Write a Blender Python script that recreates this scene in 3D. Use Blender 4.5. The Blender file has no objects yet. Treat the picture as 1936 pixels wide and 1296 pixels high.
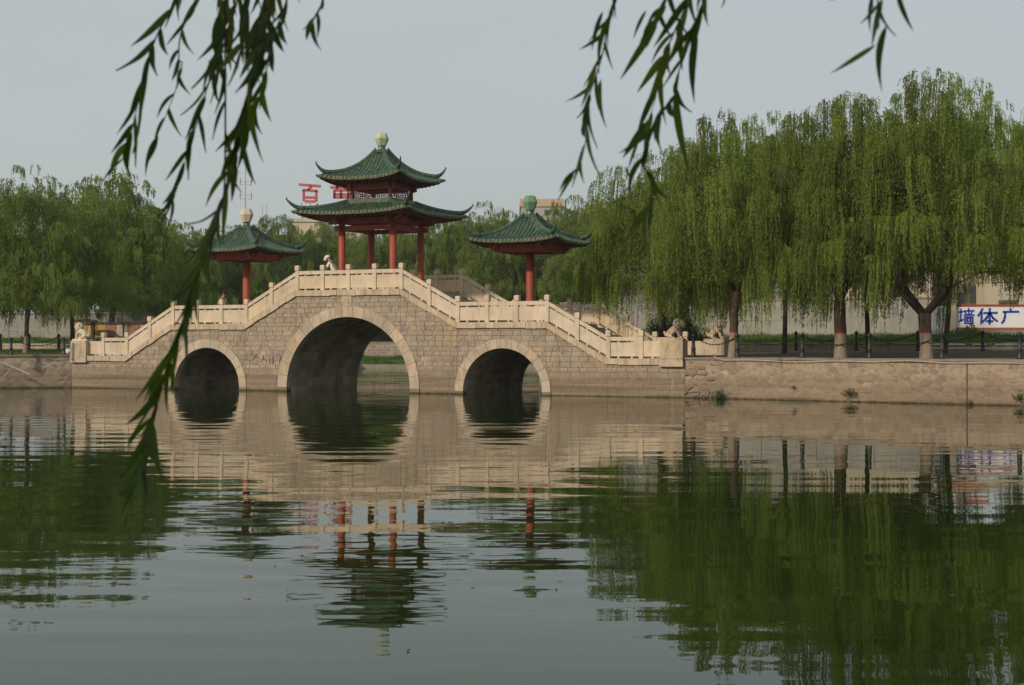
import bpy, bmesh, math, random
import numpy as np
from mathutils import Vector, Matrix
random.seed(7)
R = math.radians
sc = bpy.context.scene
COL = sc.collection
# ------------------------------------------------------------------ camera, light, exposure
F, CX, CY, H = 2729.0, 968.0, 648.0, 2.05
cam = bpy.data.cameras.new('camera'); cam_o = bpy.data.objects.new('camera', cam); COL.objects.link(cam_o)
cam_o.location = (0, 0, H); cam_o.rotation_euler = (R(90), 0, 0)
cam.sensor_fit = 'HORIZONTAL'; cam.sensor_width = 36.0; cam.lens = 36.0*F/1936.0
cam.clip_start = 0.05; cam.clip_end = 3000
cam.dof.use_dof = True; cam.dof.focus_distance = 58.0; cam.dof.aperture_fstop = 9.0
sc.camera = cam_o
SUN_EL, SUN_DIR = R(30), Vector((-0.70, -0.71, 0)).normalized()
w = bpy.data.worlds.new('World'); sc.world = w; w.use_nodes = True
nt = w.node_tree; bg = nt.nodes['Background']
sky = nt.nodes.new('ShaderNodeTexSky'); sky.sky_type = 'NISHITA'; sky.sun_disc = False
sky.sun_elevation = SUN_EL; sky.sun_rotation = math.atan2(SUN_DIR.x, SUN_DIR.y)
sky.air_density = 1.0; sky.dust_density = 6.0; sky.ozone_density = 1.0; sky.altitude = 50
mixw = nt.nodes.new('ShaderNodeMix'); mixw.data_type = 'RGBA'
mixw.inputs['Factor'].default_value = 0.80
mixw.inputs['B'].default_value = (4.30, 4.68, 4.68, 1)          # even high overcast veil
tcw = nt.nodes.new('ShaderNodeTexCoord'); nzw = nt.nodes.new('ShaderNodeTexNoise'); nzw.inputs['Scale'].default_value = 2.2; nzw.inputs['Detail'].default_value = 4
mpw = nt.nodes.new('ShaderNodeMapping'); mpw.inputs['Scale'].default_value = (1, 1, 2.6); nt.links.new(tcw.outputs['Generated'], mpw.inputs[0]); nt.links.new(mpw.outputs[0], nzw.inputs['Vector'])
rpw = nt.nodes.new('ShaderNodeValToRGB'); rpw.color_ramp.elements[0].position = .3; rpw.color_ramp.elements[1].position = .7
rpw.color_ramp.elements[0].color = (4.08, 4.47, 4.50, 1); rpw.color_ramp.elements[1].color = (4.50, 4.88, 4.86, 1)
nt.links.new(nzw.outputs['Fac'], rpw.inputs[0]); nt.links.new(rpw.outputs[0], mixw.inputs['B'])
nt.links.new(sky.outputs[0], mixw.inputs['A']); nt.links.new(mixw.outputs['Result'], bg.inputs['Color'])
bg.inputs['Strength'].default_value = 0.124
sun = bpy.data.lights.new('sun', 'SUN'); sun_o = bpy.data.objects.new('sun', sun); COL.objects.link(sun_o)
sun.energy = 3.0; sun.angle = R(2.5); sun.color = (1.0, 0.85, 0.67)
sd = Vector((SUN_DIR.x*math.cos(SUN_EL), SUN_DIR.y*math.cos(SUN_EL), math.sin(SUN_EL)))
sun_o.rotation_euler = (-sd).to_track_quat('-Z', 'Y').to_euler(); sun_o.location = (-40, -40, 60)
vs = sc.view_settings; vs.view_transform = 'Standard'; vs.look = 'None'; vs.exposure = 0.0; vs.gamma = 1.0
vs.use_curve_mapping = False
sc.cycles.max_bounces = 8; sc.cycles.transparent_max_bounces = 8
sc.cycles.caustics_reflective = True; sc.cycles.blur_glossy = 1.0; sc.cycles.sample_clamp_indirect = 4.0; sc.cycles.caustics_refractive = False

# ------------------------------------------------------------------ helpers
def at(px, py, Y): return Vector(((px-CX)/F*Y, Y, H+(CY-py)/F*Y))
def tag(o, label=None, cat=None, group=None, kind=None):
    if label: o['label'] = label
    if cat: o['category'] = cat
    if group: o['group'] = group
    if kind: o['kind'] = kind
    return o
def empty(name, loc=(0, 0, 0), rz=0.0, parent=None):
    o = bpy.data.objects.new(name, None); COL.objects.link(o)
    o.location = loc; o.rotation_euler = (0, 0, rz); o.empty_display_size = 0.2
    if parent: o.parent = parent
    return o
def link(name, me, parent=None, loc=(0, 0, 0)):
    o = bpy.data.objects.new(name, me); COL.objects.link(o)
    if parent: o.parent = parent
    o.location = loc
    return o
class MB:
    def __init__(s): s.v = []; s.f = []
    def add(s, vs_, fs_):
        n = len(s.v); s.v += [tuple(p) for p in vs_]; s.f += [tuple(i+n for i in f) for f in fs_]; return s
    def box(s, x0, x1, y0, y1, z0, z1):
        return s.add([(x0,y0,z0),(x1,y0,z0),(x1,y1,z0),(x0,y1,z0),(x0,y0,z1),(x1,y0,z1),(x1,y1,z1),(x0,y1,z1)],
                     [(0,3,2,1),(4,5,6,7),(0,1,5,4),(1,2,6,5),(2,3,7,6),(3,0,4,7)])
    def prism(s, poly, y0, y1):            # poly of (x,z), counter-clockwise seen from -y; extruded y0 (front) .. y1
        n = len(poly)
        vs_ = [(p[0], y0, p[1]) for p in poly]+[(p[0], y1, p[1]) for p in poly]
        fs_ = [tuple(range(n)), tuple(range(2*n-1, n-1, -1))]
        for i in range(n):
            j = (i+1) % n; fs_.append((i, i+n, j+n, j))
        return s.add(vs_, fs_)
    def bar(s, p, q, wx, wz=None):         # square bar between two points
        p, q = Vector(p), Vector(q); d = (q-p).normalized(); wz = wz or wx
        a = d.cross(Vector((0, 0, 1)));
        if a.length < 1e-3: a = Vector((1, 0, 0))
        a.normalize(); b = a.cross(d).normalized()
        vs_ = []
        for c in (p, q):
            for (i, j) in ((-1,-1),(1,-1),(1,1),(-1,1)): vs_.append(c+a*i*wx/2+b*j*wz/2)
        return s.add(vs_, [(3,2,1,0),(4,5,6,7),(0,1,5,4),(1,2,6,5),(2,3,7,6),(3,0,4,7)])
    def tube(s, pts, rad, n=8, cap=True):
        pts = [Vector(p) for p in pts]; m = len(pts)
        if not hasattr(rad, '__len__'): rad = [rad]*m
        vs_ = []; ref = Vector((0.13, 0.97, 0.2))
        for i, p in enumerate(pts):
            d = (pts[min(i+1, m-1)]-pts[max(i-1, 0)])
            d = d.normalized() if d.length > 1e-9 else Vector((0, 0, 1))
            a = d.cross(ref)
            if a.length < 1e-2: a = d.cross(Vector((1, 0, 0)))
            a.normalize(); b = d.cross(a)
            for k in range(n):
                t = 2*math.pi*k/n; vs_.append(p+(a*math.cos(t)+b*math.sin(t))*rad[i])
        fs_ = []
        for i in range(m-1):
            for k in range(n):
                k2 = (k+1) % n; fs_.append((i*n+k, i*n+k2, (i+1)*n+k2, (i+1)*n+k))
        if cap: fs_ += [tuple(range(n-1, -1, -1)), tuple(range((m-1)*n, m*n))]
        return s.add(vs_, fs_)
    def lathe(s, prof, n=16, c=(0, 0, 0), rot=0.0):
        vs_ = []; m = len(prof)
        for (r, z) in prof:
            for k in range(n):
                t = 2*math.pi*k/n+rot; vs_.append((c[0]+r*math.cos(t), c[1]+r*math.sin(t), c[2]+z))
        fs_ = [(i*n+k, i*n+(k+1) % n, (i+1)*n+(k+1) % n, (i+1)*n+k) for i in range(m-1) for k in range(n)]
        fs_ += [tuple(range(n-1, -1, -1)), tuple(range((m-1)*n, m*n))]
        return s.add(vs_, fs_)
    def ball(s, c, r, n=8, m=5, sx=1, sy=1, sz=1):
        prof = [(max(r*math.sin(math.pi*i/m), 1e-4)*1.0, -r*math.cos(math.pi*i/m)) for i in range(m+1)]
        n0 = len(s.v); s.lathe(prof, n)
        for i in range(n0, len(s.v)):
            x, y, z = s.v[i]; s.v[i] = (c[0]+x*sx, c[1]+y*sy, c[2]+z*sz)
        return s
    def mesh(s, name, mats=None, smooth=False):
        me = bpy.data.meshes.new(name); me.from_pydata(s.v, [], s.f)
        if mats:
            for m in (mats if isinstance(mats, (list, tuple)) else [mats]): me.materials.append(m)
        if smooth: me.polygons.foreach_set('use_smooth', [True]*len(me.polygons))
        me.update(); return me
    def build(s, name, mats=None, parent=None, loc=(0, 0, 0), smooth=False, kind=None):
        o = link(name, s.mesh(name, mats, smooth), parent, loc)
        if kind: o['kind'] = kind
        return o
def np_mesh(name, co, nper, mat, tint=None):       # co (n*nper,3): n separate faces with nper corners
    me = bpy.data.meshes.new(name); nv = len(co); nf = nv//nper
    me.vertices.add(nv); me.vertices.foreach_set('co', np.ascontiguousarray(co, np.float32).ravel())
    me.loops.add(nv); me.loops.foreach_set('vertex_index', np.arange(nv, dtype=np.int32))
    me.polygons.add(nf); me.polygons.foreach_set('loop_start', np.arange(0, nv, nper, dtype=np.int32))
    if tint is not None:
        a = me.attributes.new('tint', 'FLOAT', 'FACE'); a.data.foreach_set('value', np.ascontiguousarray(tint, np.float32))
    me.materials.append(mat); me.update(calc_edges=True); return me

# ------------------------------------------------------------------ materials
def new_mat(name):
    m = bpy.data.materials.new(name); m.use_nodes = True
    n = m.node_tree.nodes; return m, n, m.node_tree.links, n['Principled BSDF']
def ramp(n, l, fac, stops):
    r = n.new('ShaderNodeValToRGB'); e = r.color_ramp.elements
    while len(e) < len(stops): e.new(0.5)
    for i, (p, c) in enumerate(stops): e[i].position = p; e[i].color = (*c, 1)
    l.new(fac, r.inputs[0]); return r.outputs[0]
def noise(n, l, vec, scale, detail=4, rough=0.55):
    t = n.new('ShaderNodeTexNoise'); t.inputs['Scale'].default_value = scale; t.inputs['Detail'].default_value = detail
    t.inputs['Roughness'].default_value = rough; l.new(vec, t.inputs['Vector']); return t.outputs['Fac']
def mixc(n, l, fac, a, b, mode='MIX'):
    m = n.new('ShaderNodeMix'); m.data_type = 'RGBA'; m.blend_type = mode
    for k, s in (('Factor', fac), ('A', a), ('B', b)):
        if hasattr(s, 'links'): l.new(s, m.inputs[k])
        elif k == 'Factor': m.inputs[k].default_value = s
        else: m.inputs[k].default_value = (*s, 1)
    return m.outputs['Result']
def math_n(n, l, op, a, b=None, c=None):
    m = n.new('ShaderNodeMath'); m.operation = op
    for i, s in enumerate((a, b, c)):
        if s is None: continue
        if hasattr(s, 'links'): l.new(s, m.inputs[i])
        else: m.inputs[i].default_value = s
    return m.outputs[0]
def pos(n, sx=1, sy=1, sz=1, l=None):
    g = n.new('ShaderNodeNewGeometry')
    if (sx, sy, sz) == (1, 1, 1): return g.outputs['Position']
    v = n.new('ShaderNodeVectorMath'); v.operation = 'MULTIPLY'; l.new(g.outputs['Position'], v.inputs[0])
    v.inputs[1].default_value = (sx, sy, sz); return v.outputs[0]
def bump(n, l, b, h, dist=0.01, strength=0.6):
    k = n.new('ShaderNodeBump'); k.inputs['Distance'].default_value = dist; k.inputs['Strength'].default_value = strength
    l.new(h, k.inputs['Height']); l.new(k.outputs[0], b.inputs['Normal'])
def mat_simple(name, c1, c2, scale=3.0, rough=0.8, bd=0.0, per=None, perc=None, stretch=(1, 1, 1), spec=0.3, grime=0.0, gcol=(.16,.13,.095)):
    """two-tone noise colour; per = 'object' or 'island' adds a per-piece tint between the colours of perc"""
    m, n, l, b = new_mat(name)
    v = pos(n, *stretch, l)
    f = noise(n, l, v, scale, 6, 0.6)
    col = ramp(n, l, f, [(0.3, c1), (0.7, c2)])
    if per:
        if per == 'object': r = n.new('ShaderNodeObjectInfo').outputs['Random']
        else: r = n.new('ShaderNodeNewGeometry').outputs['Random Per Island']
        k = len(perc)-1
        tint = ramp(n, l, r, [(i/k, c) for i, c in enumerate(perc)])
        col = mixc(n, l, 1.0, col, tint, 'MULTIPLY')
    if grime:        # rain runs and blotches of dirt
        g1 = noise(n, l, pos(n, 4.5, 4.5, .55, l), 1.6, 5, .65); g2 = noise(n, l, pos(n), 1.1, 6, .7)
        col = mixc(n, l, ramp(n, l, g1, [(.50, (0,0,0)), (.72, (grime,)*3)]), col, gcol)
        col = mixc(n, l, ramp(n, l, g2, [(.52, (0,0,0)), (.75, (grime*.9,)*3)]), col, gcol)
    l.new(col, b.inputs['Base Color']); b.inputs['Roughness'].default_value = rough
    b.inputs['Specular IOR Level'].default_value = spec
    if bd: bump(n, l, b, noise(n, l, v, scale*6, 5, 0.65), bd)
    return m
TINTS = [(1.0,.97,.92),(.80,.78,.78),(1.06,.98,.86),(.90,.82,.74),(.74,.74,.76),(1.08,1.02,.92),(.95,.84,.72),(.86,.86,.84)]
def wall_stone(name, per):
    """granite blocks; brown silt tide band near the water line, pale lime runs"""
    m, n, l, b = new_mat(name); v = pos(n)
    f = noise(n, l, v, 2.2, 6, 0.65); f2 = noise(n, l, v, 14, 5, 0.7)
    col = ramp(n, l, f, [(0.3, (.265,.224,.182)), (0.7, (.395,.342,.282))])
    col = mixc(n, l, 0.55, col, ramp(n, l, f2, [(0.35, (.5,.48,.46)), (0.65, (1.3,1.28,1.25))]), 'MULTIPLY')
    r = n.new('ShaderNodeObjectInfo').outputs['Random'] if per == 'object' else n.new('ShaderNodeNewGeometry').outputs['Random Per Island']
    k = len(TINTS)-1; col = mixc(n, l, 0.8, col, ramp(n, l, r, [(i/k, c) for i, c in enumerate(TINTS)]), 'MULTIPLY')
    st = noise(n, l, pos(n, .8, .8, .25, l), 1.2, 4, 0.6)     # orange rust and dark weather runs
    col = mixc(n, l, ramp(n, l, st, [(0.62, (0,0,0)), (0.74, (.5,.5,.5))]), col, (.36,.235,.12))
    st2 = noise(n, l, pos(n, 1, 1, .5, l), 0.9, 5, 0.7)
    col = mixc(n, l, ramp(n, l, st2, [(0.60, (0,0,0)), (0.75, (.6,.6,.6))]), col, (.15,.125,.11))
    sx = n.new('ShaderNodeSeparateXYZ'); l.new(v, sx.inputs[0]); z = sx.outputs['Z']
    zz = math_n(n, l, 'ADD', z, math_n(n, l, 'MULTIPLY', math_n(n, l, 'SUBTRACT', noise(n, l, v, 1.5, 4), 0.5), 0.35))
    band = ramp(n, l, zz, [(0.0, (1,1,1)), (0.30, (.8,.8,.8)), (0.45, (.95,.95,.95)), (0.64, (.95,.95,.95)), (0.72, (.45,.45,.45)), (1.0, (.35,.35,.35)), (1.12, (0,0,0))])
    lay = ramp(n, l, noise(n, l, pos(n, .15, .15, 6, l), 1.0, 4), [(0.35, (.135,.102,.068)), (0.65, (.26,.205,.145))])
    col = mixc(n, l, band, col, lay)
    lime = noise(n, l, pos(n, 5, 5, .5, l), 1.0, 3, 0.6)
    lz = ramp(n, l, z, [(0.05, (0,0,0)), (0.25, (1,1,1)), (0.62, (1,1,1)), (0.8, (0,0,0))])
    col = mixc(n, l, math_n(n, l, 'MULTIPLY', ramp(n, l, lime, [(0.66, (0,0,0)), (0.76, (.45,.45,.45))]), lz), col, (.50,.45,.37))
    za = math_n(n, l, 'ADD', z, math_n(n, l, 'MULTIPLY', math_n(n, l, 'SUBTRACT', noise(n, l, v, 6, 5), .5), .10))
    alg = ramp(n, l, za, [(0.01, (.9,.9,.9)), (0.075, (0,0,0))])
    col = mixc(n, l, alg, col, (.035,.038,.018))
    l.new(col, b.inputs['Base Color']); b.inputs['Roughness'].default_value = .9; b.inputs['Specular IOR Level'].default_value = .2
    bump(n, l, b, noise(n, l, v, 20, 6, 0.7), 0.015, 0.8)
    return m
M = {}
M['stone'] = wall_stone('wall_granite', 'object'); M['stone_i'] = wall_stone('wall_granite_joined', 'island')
M['mortar'] = mat_simple('mortar', (.19,.155,.12), (.30,.25,.195), 3, .95, .01)
M['marble'] = mat_simple('pale_marble', (.46,.385,.295), (.60,.51,.40), 1.3, .75, .004, 'object',
                         [(1,1,1),(.90,.89,.87),(1.03,1.0,.96),(.96,.90,.82),(1,.98,.97)], grime=.42)
M['coping'] = mat_simple('coping_stone', (.40,.325,.24), (.56,.47,.355), 2.2, .85, .008, 'object',
                         [(1,1,1),(.82,.80,.78),(1.04,1.0,.94),(.95,.85,.72),(.90,.91,.93)], grime=.6)
M['voussoir'] = mat_simple('arch_stone', (.37,.305,.23), (.47,.40,.315), 2.0, .85, .008, 'object',
                         [(1,1,1),(.86,.86,.87),(1.04,1.0,.95),(.96,.88,.79)], grime=.55)
M['barrel'] = mat_simple('arch_barrel', (.15,.125,.092), (.52,.43,.32), 1.1, .9, .01, 'island', [(1,1,1),(.55,.54,.52),(1.15,1.1,1.02),(.8,.75,.7)], (1, 1, .45))
M['step'] = mat_simple('step_stone', (.26,.225,.19), (.36,.31,.26), 2.5, .9, .008)
M['lion'] = mat_simple('lion_stone', (.33,.255,.185), (.49,.395,.305), 4.0, .85, .008)
M['lion_pale'] = mat_simple('lion_pale_stone', (.46,.37,.27), (.60,.52,.40), 4.0, .85, .008)
M['ink'] = mat_simple('dark_paint', (.05,.045,.04), (.08,.07,.06), 3, .9)
M['red'] = mat_simple('red_column_paint', (.24,.042,.024), (.36,.08,.043), 1.6, .6, .002, stretch=(1, 1, .35), grime=.35, gcol=(.15,.07,.05))
M['beam'] = mat_simple('red_beam_paint', (.20,.036,.02), (.30,.058,.03), 1.4, .6, .003, grime=.4, gcol=(.09,.04,.03))
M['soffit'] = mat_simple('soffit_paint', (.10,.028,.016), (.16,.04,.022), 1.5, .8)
def glaze(name, tone):
    m, n, l, b = new_mat(name); v = pos(n)
    f = noise(n, l, v, 3.5, 6, .65)
    g = tone
    col = ramp(n, l, f, [(0.25, (.016*g, .042*g, .026*g)), (0.5, (.036*g, .080*g, .047*g)), (0.75, (.085*g, .140*g, .080*g))])
    r = n.new('ShaderNodeNewGeometry').outputs['Random Per Island']
    col = mixc(n, l, .7, col, ramp(n, l, r, [(0, (.7,.75,.8)), (.5, (1,1,1)), (1, (1.3,1.15,1.0))]), 'MULTIPLY')
    f2 = noise(n, l, v, 7, 5, .7)
    col = mixc(n, l, ramp(n, l, f2, [(0.56, (0,0,0)), (0.68, (.8,.8,.8))]), col, (.17,.14,.075))
    l.new(col, b.inputs['Base Color']); b.inputs['Roughness'].default_value = .38; b.inputs['Specular IOR Level'].default_value = .5
    bump(n, l, b, noise(n, l, v, 25, 4), .008, .6); return m
M['tile'] = glaze('green_glazed_tile', 1.0); M['ridge'] = glaze('green_ridge_tile', .85)
M['tile_end'] = mat_simple('worn_tile_end', (.035,.07,.038), (.15,.135,.075), 5, .6)
M['pan'] = mat_simple('pan_tile', (.02,.035,.022), (.06,.07,.04), 5, .7, .01)
M['finial_pale'] = mat_simple('pale_finial_glaze', (.46,.40,.27), (.58,.51,.37), 5, .5)
M['finial_mix'] = mat_simple('worn_finial_glaze', (.23,.36,.20), (.55,.50,.35), 4, .5)
M['finial_green'] = mat_simple('green_finial_glaze', (.10,.20,.10), (.15,.27,.14), 3, .45)
M['rubble'] = None
def rubble_mat(name):
    m, n, l, b = new_mat(name); v = pos(n)
    r = n.new('ShaderNodeObjectInfo').outputs['Random']
    base = ramp(n, l, r, [(0, (.27,.205,.15)), (.15, (.21,.18,.155)), (.3, (.31,.235,.165)), (.45, (.24,.17,.125)), (.6, (.33,.27,.20)), (.75, (.22,.185,.16)), (.94, (.29,.22,.15)), (1, (.38,.33,.26))])
    f = noise(n, l, v, 9, 6, .7)
    col = mixc(n, l, .7, base, ramp(n, l, f, [(.3, (.6,.58,.55)), (.7, (1.25,1.22,1.2))]), 'MULTIPLY')
    sx = n.new('ShaderNodeSeparateXYZ'); l.new(v, sx.inputs[0])
    zz = math_n(n, l, 'ADD', sx.outputs['Z'], math_n(n, l, 'MULTIPLY', math_n(n, l, 'SUBTRACT', noise(n, l, v, 1.2, 4), .5), .5))
    lay = ramp(n, l, noise(n, l, pos(n, .25, .25, 5, l), 1.0, 5), [(.35, (.12,.09,.06)), (.65, (.225,.172,.125))])
    col = mixc(n, l, ramp(n, l, zz, [(.1, (.65,.65,.65)), (.7, (.40,.40,.40)), (1.0, (.0,.0,.0))]), col, lay)
    zz = math_n(n, l, 'ADD', sx.outputs['Z'], math_n(n, l, 'MULTIPLY', math_n(n, l, 'SUBTRACT', noise(n, l, v, 5, 4), .5), .12))
    col = mixc(n, l, ramp(n, l, zz, [(-.0, (1,1,1)), (.09, (0,0,0))]), col, (.045,.045,.022))
    l.new(col, b.inputs['Base Color']); b.inputs['Roughness'].default_value = .92; b.inputs['Specular IOR Level'].default_value = .2
    bump(n, l, b, noise(n, l, v, 14, 6, .7), .02, .8); return m
M['rubble'] = rubble_mat('rubble_stone')
M['quay_mortar'] = rubble_mat('quay_mortar')
M['paving'] = mat_simple('quay_paving', (.17,.14,.11), (.25,.205,.16), 1.5, .95, .01)
M['soil'] = mat_simple('dark_soil', (.05,.045,.03), (.09,.08,.05), 2, .98, .02)
M['turf'] = mat_simple('turf', (.035,.06,.015), (.075,.115,.03), 1.5, .95, .03)
M['concrete'] = mat_simple('concrete', (.21,.185,.15), (.30,.265,.215), .8, .9, .01)
M['render'] = mat_simple('grey_wall_render', (.235,.225,.205), (.32,.305,.275), .5, .95, .004, grime=.5, gcol=(.14,.135,.12))
M['cream'] = mat_simple('cream_wall', (.40,.34,.26), (.50,.43,.33), .4, .95)
M['pinkwall'] = mat_simple('pale_brick_wall', (.36,.27,.20), (.46,.35,.26), .4, .95)
M['greywall'] = mat_simple('far_grey_wall', (.28,.28,.27), (.36,.355,.34), .4, .95)
M['glass'] = mat_simple('window_glass', (.03,.035,.04), (.06,.065,.07), 1, .2, spec=.6)
M['frame'] = mat_simple('window_frame', (.10,.085,.07), (.16,.14,.11), 3, .7)
M['shutter'] = mat_simple('shutter_metal', (.30,.32,.34), (.38,.40,.42), 2, .5)
M['redpaint'] = mat_simple('faded_red', (.28,.06,.045), (.38,.09,.07), 2, .8)
M['signred'] = mat_simple('sign_red', (.36,.07,.065), (.46,.11,.10), 1, .7)
M['signwhite'] = mat_simple('sign_white', (.76,.76,.77), (.82,.82,.82), 2, .7)
M['signblue'] = mat_simple('sign_blue', (.025,.055,.42), (.045,.09,.52), 3, .7)
M['iron'] = mat_simple('black_iron', (.012,.012,.014), (.028,.026,.026), 6, .55, .002, spec=.5)
M['chain'] = mat_simple('dark_chain', (.012,.011,.010), (.03,.024,.02), 6, .85, spec=.1)
M['galv'] = mat_simple('mast_metal', (.30,.30,.30), (.42,.42,.42), 2, .5)
M['hose'] = mat_simple('white_hose', (.40,.36,.30), (.52,.47,.40), 3, .7)
M['skin'] = mat_simple('skin', (.33,.17,.10), (.40,.21,.13), 8, .6)
M['white'] = mat_simple('white_cloth', (.62,.60,.56), (.72,.70,.66), 6, .9)
M['trouser'] = mat_simple('dark_trousers', (.045,.05,.06), (.075,.08,.09), 6, .9)
M['hair'] = mat_simple('black_hair', (.012,.01,.01), (.025,.02,.018), 10, .6)
M['wood'] = mat_simple('dark_wood', (.05,.035,.025), (.09,.06,.045), 5, .8)
M['poster_y'] = mat_simple('yellow_poster', (.45,.27,.06), (.52,.34,.11), 4, .8)
M['poster_w'] = mat_simple('pale_poster', (.38,.33,.25), (.50,.45,.36), 4, .8)
M['poster_r'] = mat_simple('reddish_poster', (.30,.13,.09), (.36,.19,.14), 4, .8)
M['bag'] = mat_simple('white_sack', (.50,.52,.54), (.62,.63,.64), 8, .8, .02)
def leaf_mat(name, dark, mid, light, trans=.35):
    m, n, l, b = new_mat(name)
    a = n.new('ShaderNodeAttribute'); a.attribute_name = 'tint'
    col = ramp(n, l, a.outputs['Fac'], [(0, dark), (.5, mid), (1, light)])
    l.new(col, b.inputs['Base Color']); b.inputs['Roughness'].default_value = .55; b.inputs['Specular IOR Level'].default_value = .25
    t = n.new('ShaderNodeBsdfTranslucent'); l.new(mixc(n, l, 1.0, col, (1.0,1.25,.55), 'MULTIPLY'), t.inputs['Color'])
    mx = n.new('ShaderNodeMixShader'); mx.inputs[0].default_value = trans
    l.new(b.outputs[0], mx.inputs[1]); l.new(t.outputs[0], mx.inputs[2]); l.new(mx.outputs[0], n['Material Output'].inputs['Surface'])
    return m
M['willow'] = leaf_mat('willow_leaves', (.128,.132,.034), (.165,.218,.036), (.25,.30,.062), .52)
M['willow_far'] = leaf_mat('far_willow_leaves', (.140,.160,.044), (.170,.228,.052), (.25,.305,.085), .52)
M['shrub'] = leaf_mat('shrub_leaves', (.030,.060,.016), (.045,.088,.022), (.08,.125,.035))
M['grass'] = leaf_mat('grass_blades', (.055,.10,.018), (.085,.15,.025), (.14,.20,.045))
M['near_leaf'] = leaf_mat('near_willow_leaf', (.040,.075,.014), (.060,.105,.018), (.15,.16,.03), .55)
_n = M['near_leaf'].node_tree; _oi = _n.nodes.new('ShaderNodeObjectInfo')
for _lk in list(_n.links):
    if _lk.from_node.type == 'ATTRIBUTE': _n.links.new(_oi.outputs['Random'], _lk.to_socket)

def bark(name, painted):
    m, n, l, b = new_mat(name)
    tc = n.new('ShaderNodeTexCoord'); v = tc.outputs['Object']
    mp = n.new('ShaderNodeMapping'); mp.inputs['Scale'].default_value = (1, 1, .2); l.new(v, mp.inputs[0])
    f = noise(n, l, mp.outputs[0], 14, 6, .7)
    col = ramp(n, l, f, [(.3, (.030,.022,.016)), (.7, (.105,.075,.052))])
    if painted:
        sx = n.new('ShaderNodeSeparateXYZ'); l.new(v, sx.inputs[0])
        z = math_n(n, l, 'ADD', sx.outputs['Z'], math_n(n, l, 'MULTIPLY', math_n(n, l, 'SUBTRACT', noise(n, l, v, 9, 4), .5), .08))
        wash = ramp(n, l, f, [(.3, (.16,.125,.098)), (.7, (.27,.22,.175))])
        red = ramp(n, l, f, [(.3, (.10,.022,.016)), (.7, (.20,.04,.03))])
        col = mixc(n, l, math_n(n, l, 'LESS_THAN', z, 1.10), col, red)
        col = mixc(n, l, math_n(n, l, 'LESS_THAN', z, 0.98), col, wash)
    l.new(col, b.inputs['Base Color']); b.inputs['Roughness'].default_value = .95; b.inputs['Specular IOR Level'].default_value = .15
    bump(n, l, b, f, .03, .9); return m
M['bark'] = bark('bark', False); M['bark_painted'] = bark('bark_limewashed', True)
# ------------------------------------------------------------------ water
def water_mat():
    m, n, l, b = new_mat('lake_water')
    b.inputs['Base Color'].default_value = (.012,.024,.004,1); b.inputs['Roughness'].default_value = .015
    b.inputs['IOR'].default_value = 1.333; b.inputs['Specular IOR Level'].default_value = .5
    a = noise(n, l, pos(n, .27, 1.0, 1, l), 1.2, 0.9, .4)
    a2 = noise(n, l, pos(n, .55, 1.35, 1, l), 3.4, 1.5, .5)
    big = noise(n, l, pos(n, .10, .25, 1, l), 1.0, 2, .5)
    patch = ramp(n, l, noise(n, l, pos(n, .05, .13, 1, l), 1.0, 2, .5), [(.36, (.35,.35,.35)), (.62, (1,1,1))])
    h = math_n(n, l, 'MULTIPLY_ADD', a2, .13, a)
    sx = n.new('ShaderNodeSeparateXYZ'); l.new(pos(n), sx.inputs[0])     # the lee of the right bank lies calmer
    lee = math_n(n, l, 'SUBTRACT', math_n(n, l, 'MULTIPLY', sx.outputs['Y'], .10), sx.outputs['X'])
    lee = math_n(n, l, 'ADD', lee, math_n(n, l, 'MULTIPLY', noise(n, l, pos(n), .35, 2), 1.2))
    lee = ramp(n, l, math_n(n, l, 'MULTIPLY_ADD', lee, .15, .45), [(.3, (.42,.42,.42)), (.75, (1,1,1))])
    h = math_n(n, l, 'MULTIPLY', math_n(n, l, 'MULTIPLY', h, patch), lee)
    h = math_n(n, l, 'MULTIPLY_ADD', big, 1.5, h)
    bump(n, l, b, h, .0185, 1.0)
    return m
M['water'] = water_mat()
WATER = MB().add([(-140, 2.2, 0), (140, 2.2, 0), (140, 150, 0), (-140, 150, 0)], [(0, 1, 2, 3)]).build('water', M['water'])
tag(WATER, 'dark green lake water with fine ripples mirroring the bridge and willows', 'water', kind='structure')

# ------------------------------------------------------------------ bridge frame
TH, X0, Z0 = 0.427, -6.795, 59.53
BA, BB, BC, BD, BE, BG, BW = 2.487, 2.567, 3.86, 2.529, 1.317, 14.5, 5.75
ZM, ZP, ZL, CT = 4.23, 2.85, 1.45, 0.235
CU, SU = math.cos(TH), math.sin(TH)
def B(u, v, z=0.0): return Vector((X0+u*CU+v*SU, Z0-u*SU+v*CU, z))
def u_at(px, v):
    lo, hi = -40.0, 40.0
    for _ in range(60):
        mid = (lo+hi)/2; p = B(mid, v)
        if CX+F*p.x/p.y < px: lo = mid
        else: hi = mid
    return lo
BK = [0, BA, BA+BB, BA+BB+BC, BA+BB+BC+BD, BG+0.02]
BZ = [ZM, ZM, ZP, ZP, ZL, ZL]
def ztop(u): return float(np.interp(abs(u), BK, BZ))
ARCH = [(0.0, 0.17, 2.94, 0.44, 19), (7.045, 0.12, 1.71, 0.36, 13), (-7.045, 0.12, 1.71, 0.36, 13)]
bridge = empty('stone_bridge', (X0, Z0, 0), -TH)
tag(bridge, 'three arched granite bridge with pale stone balustrades and stairs over the lake', 'bridge')
def zbot(u):
    for (c, cz, r, rw, n_) in ARCH:
        if abs(u-c) < r-1e-6: return cz+math.sqrt(max(r*r-(u-c)**2, 0))
    return -0.8
us = set(np.round(np.arange(-BG, BG+.01, .25), 4)) | {s*b for b in BK[1:5] for s in (1, -1)} | {BG, -BG}
core = MB()
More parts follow.
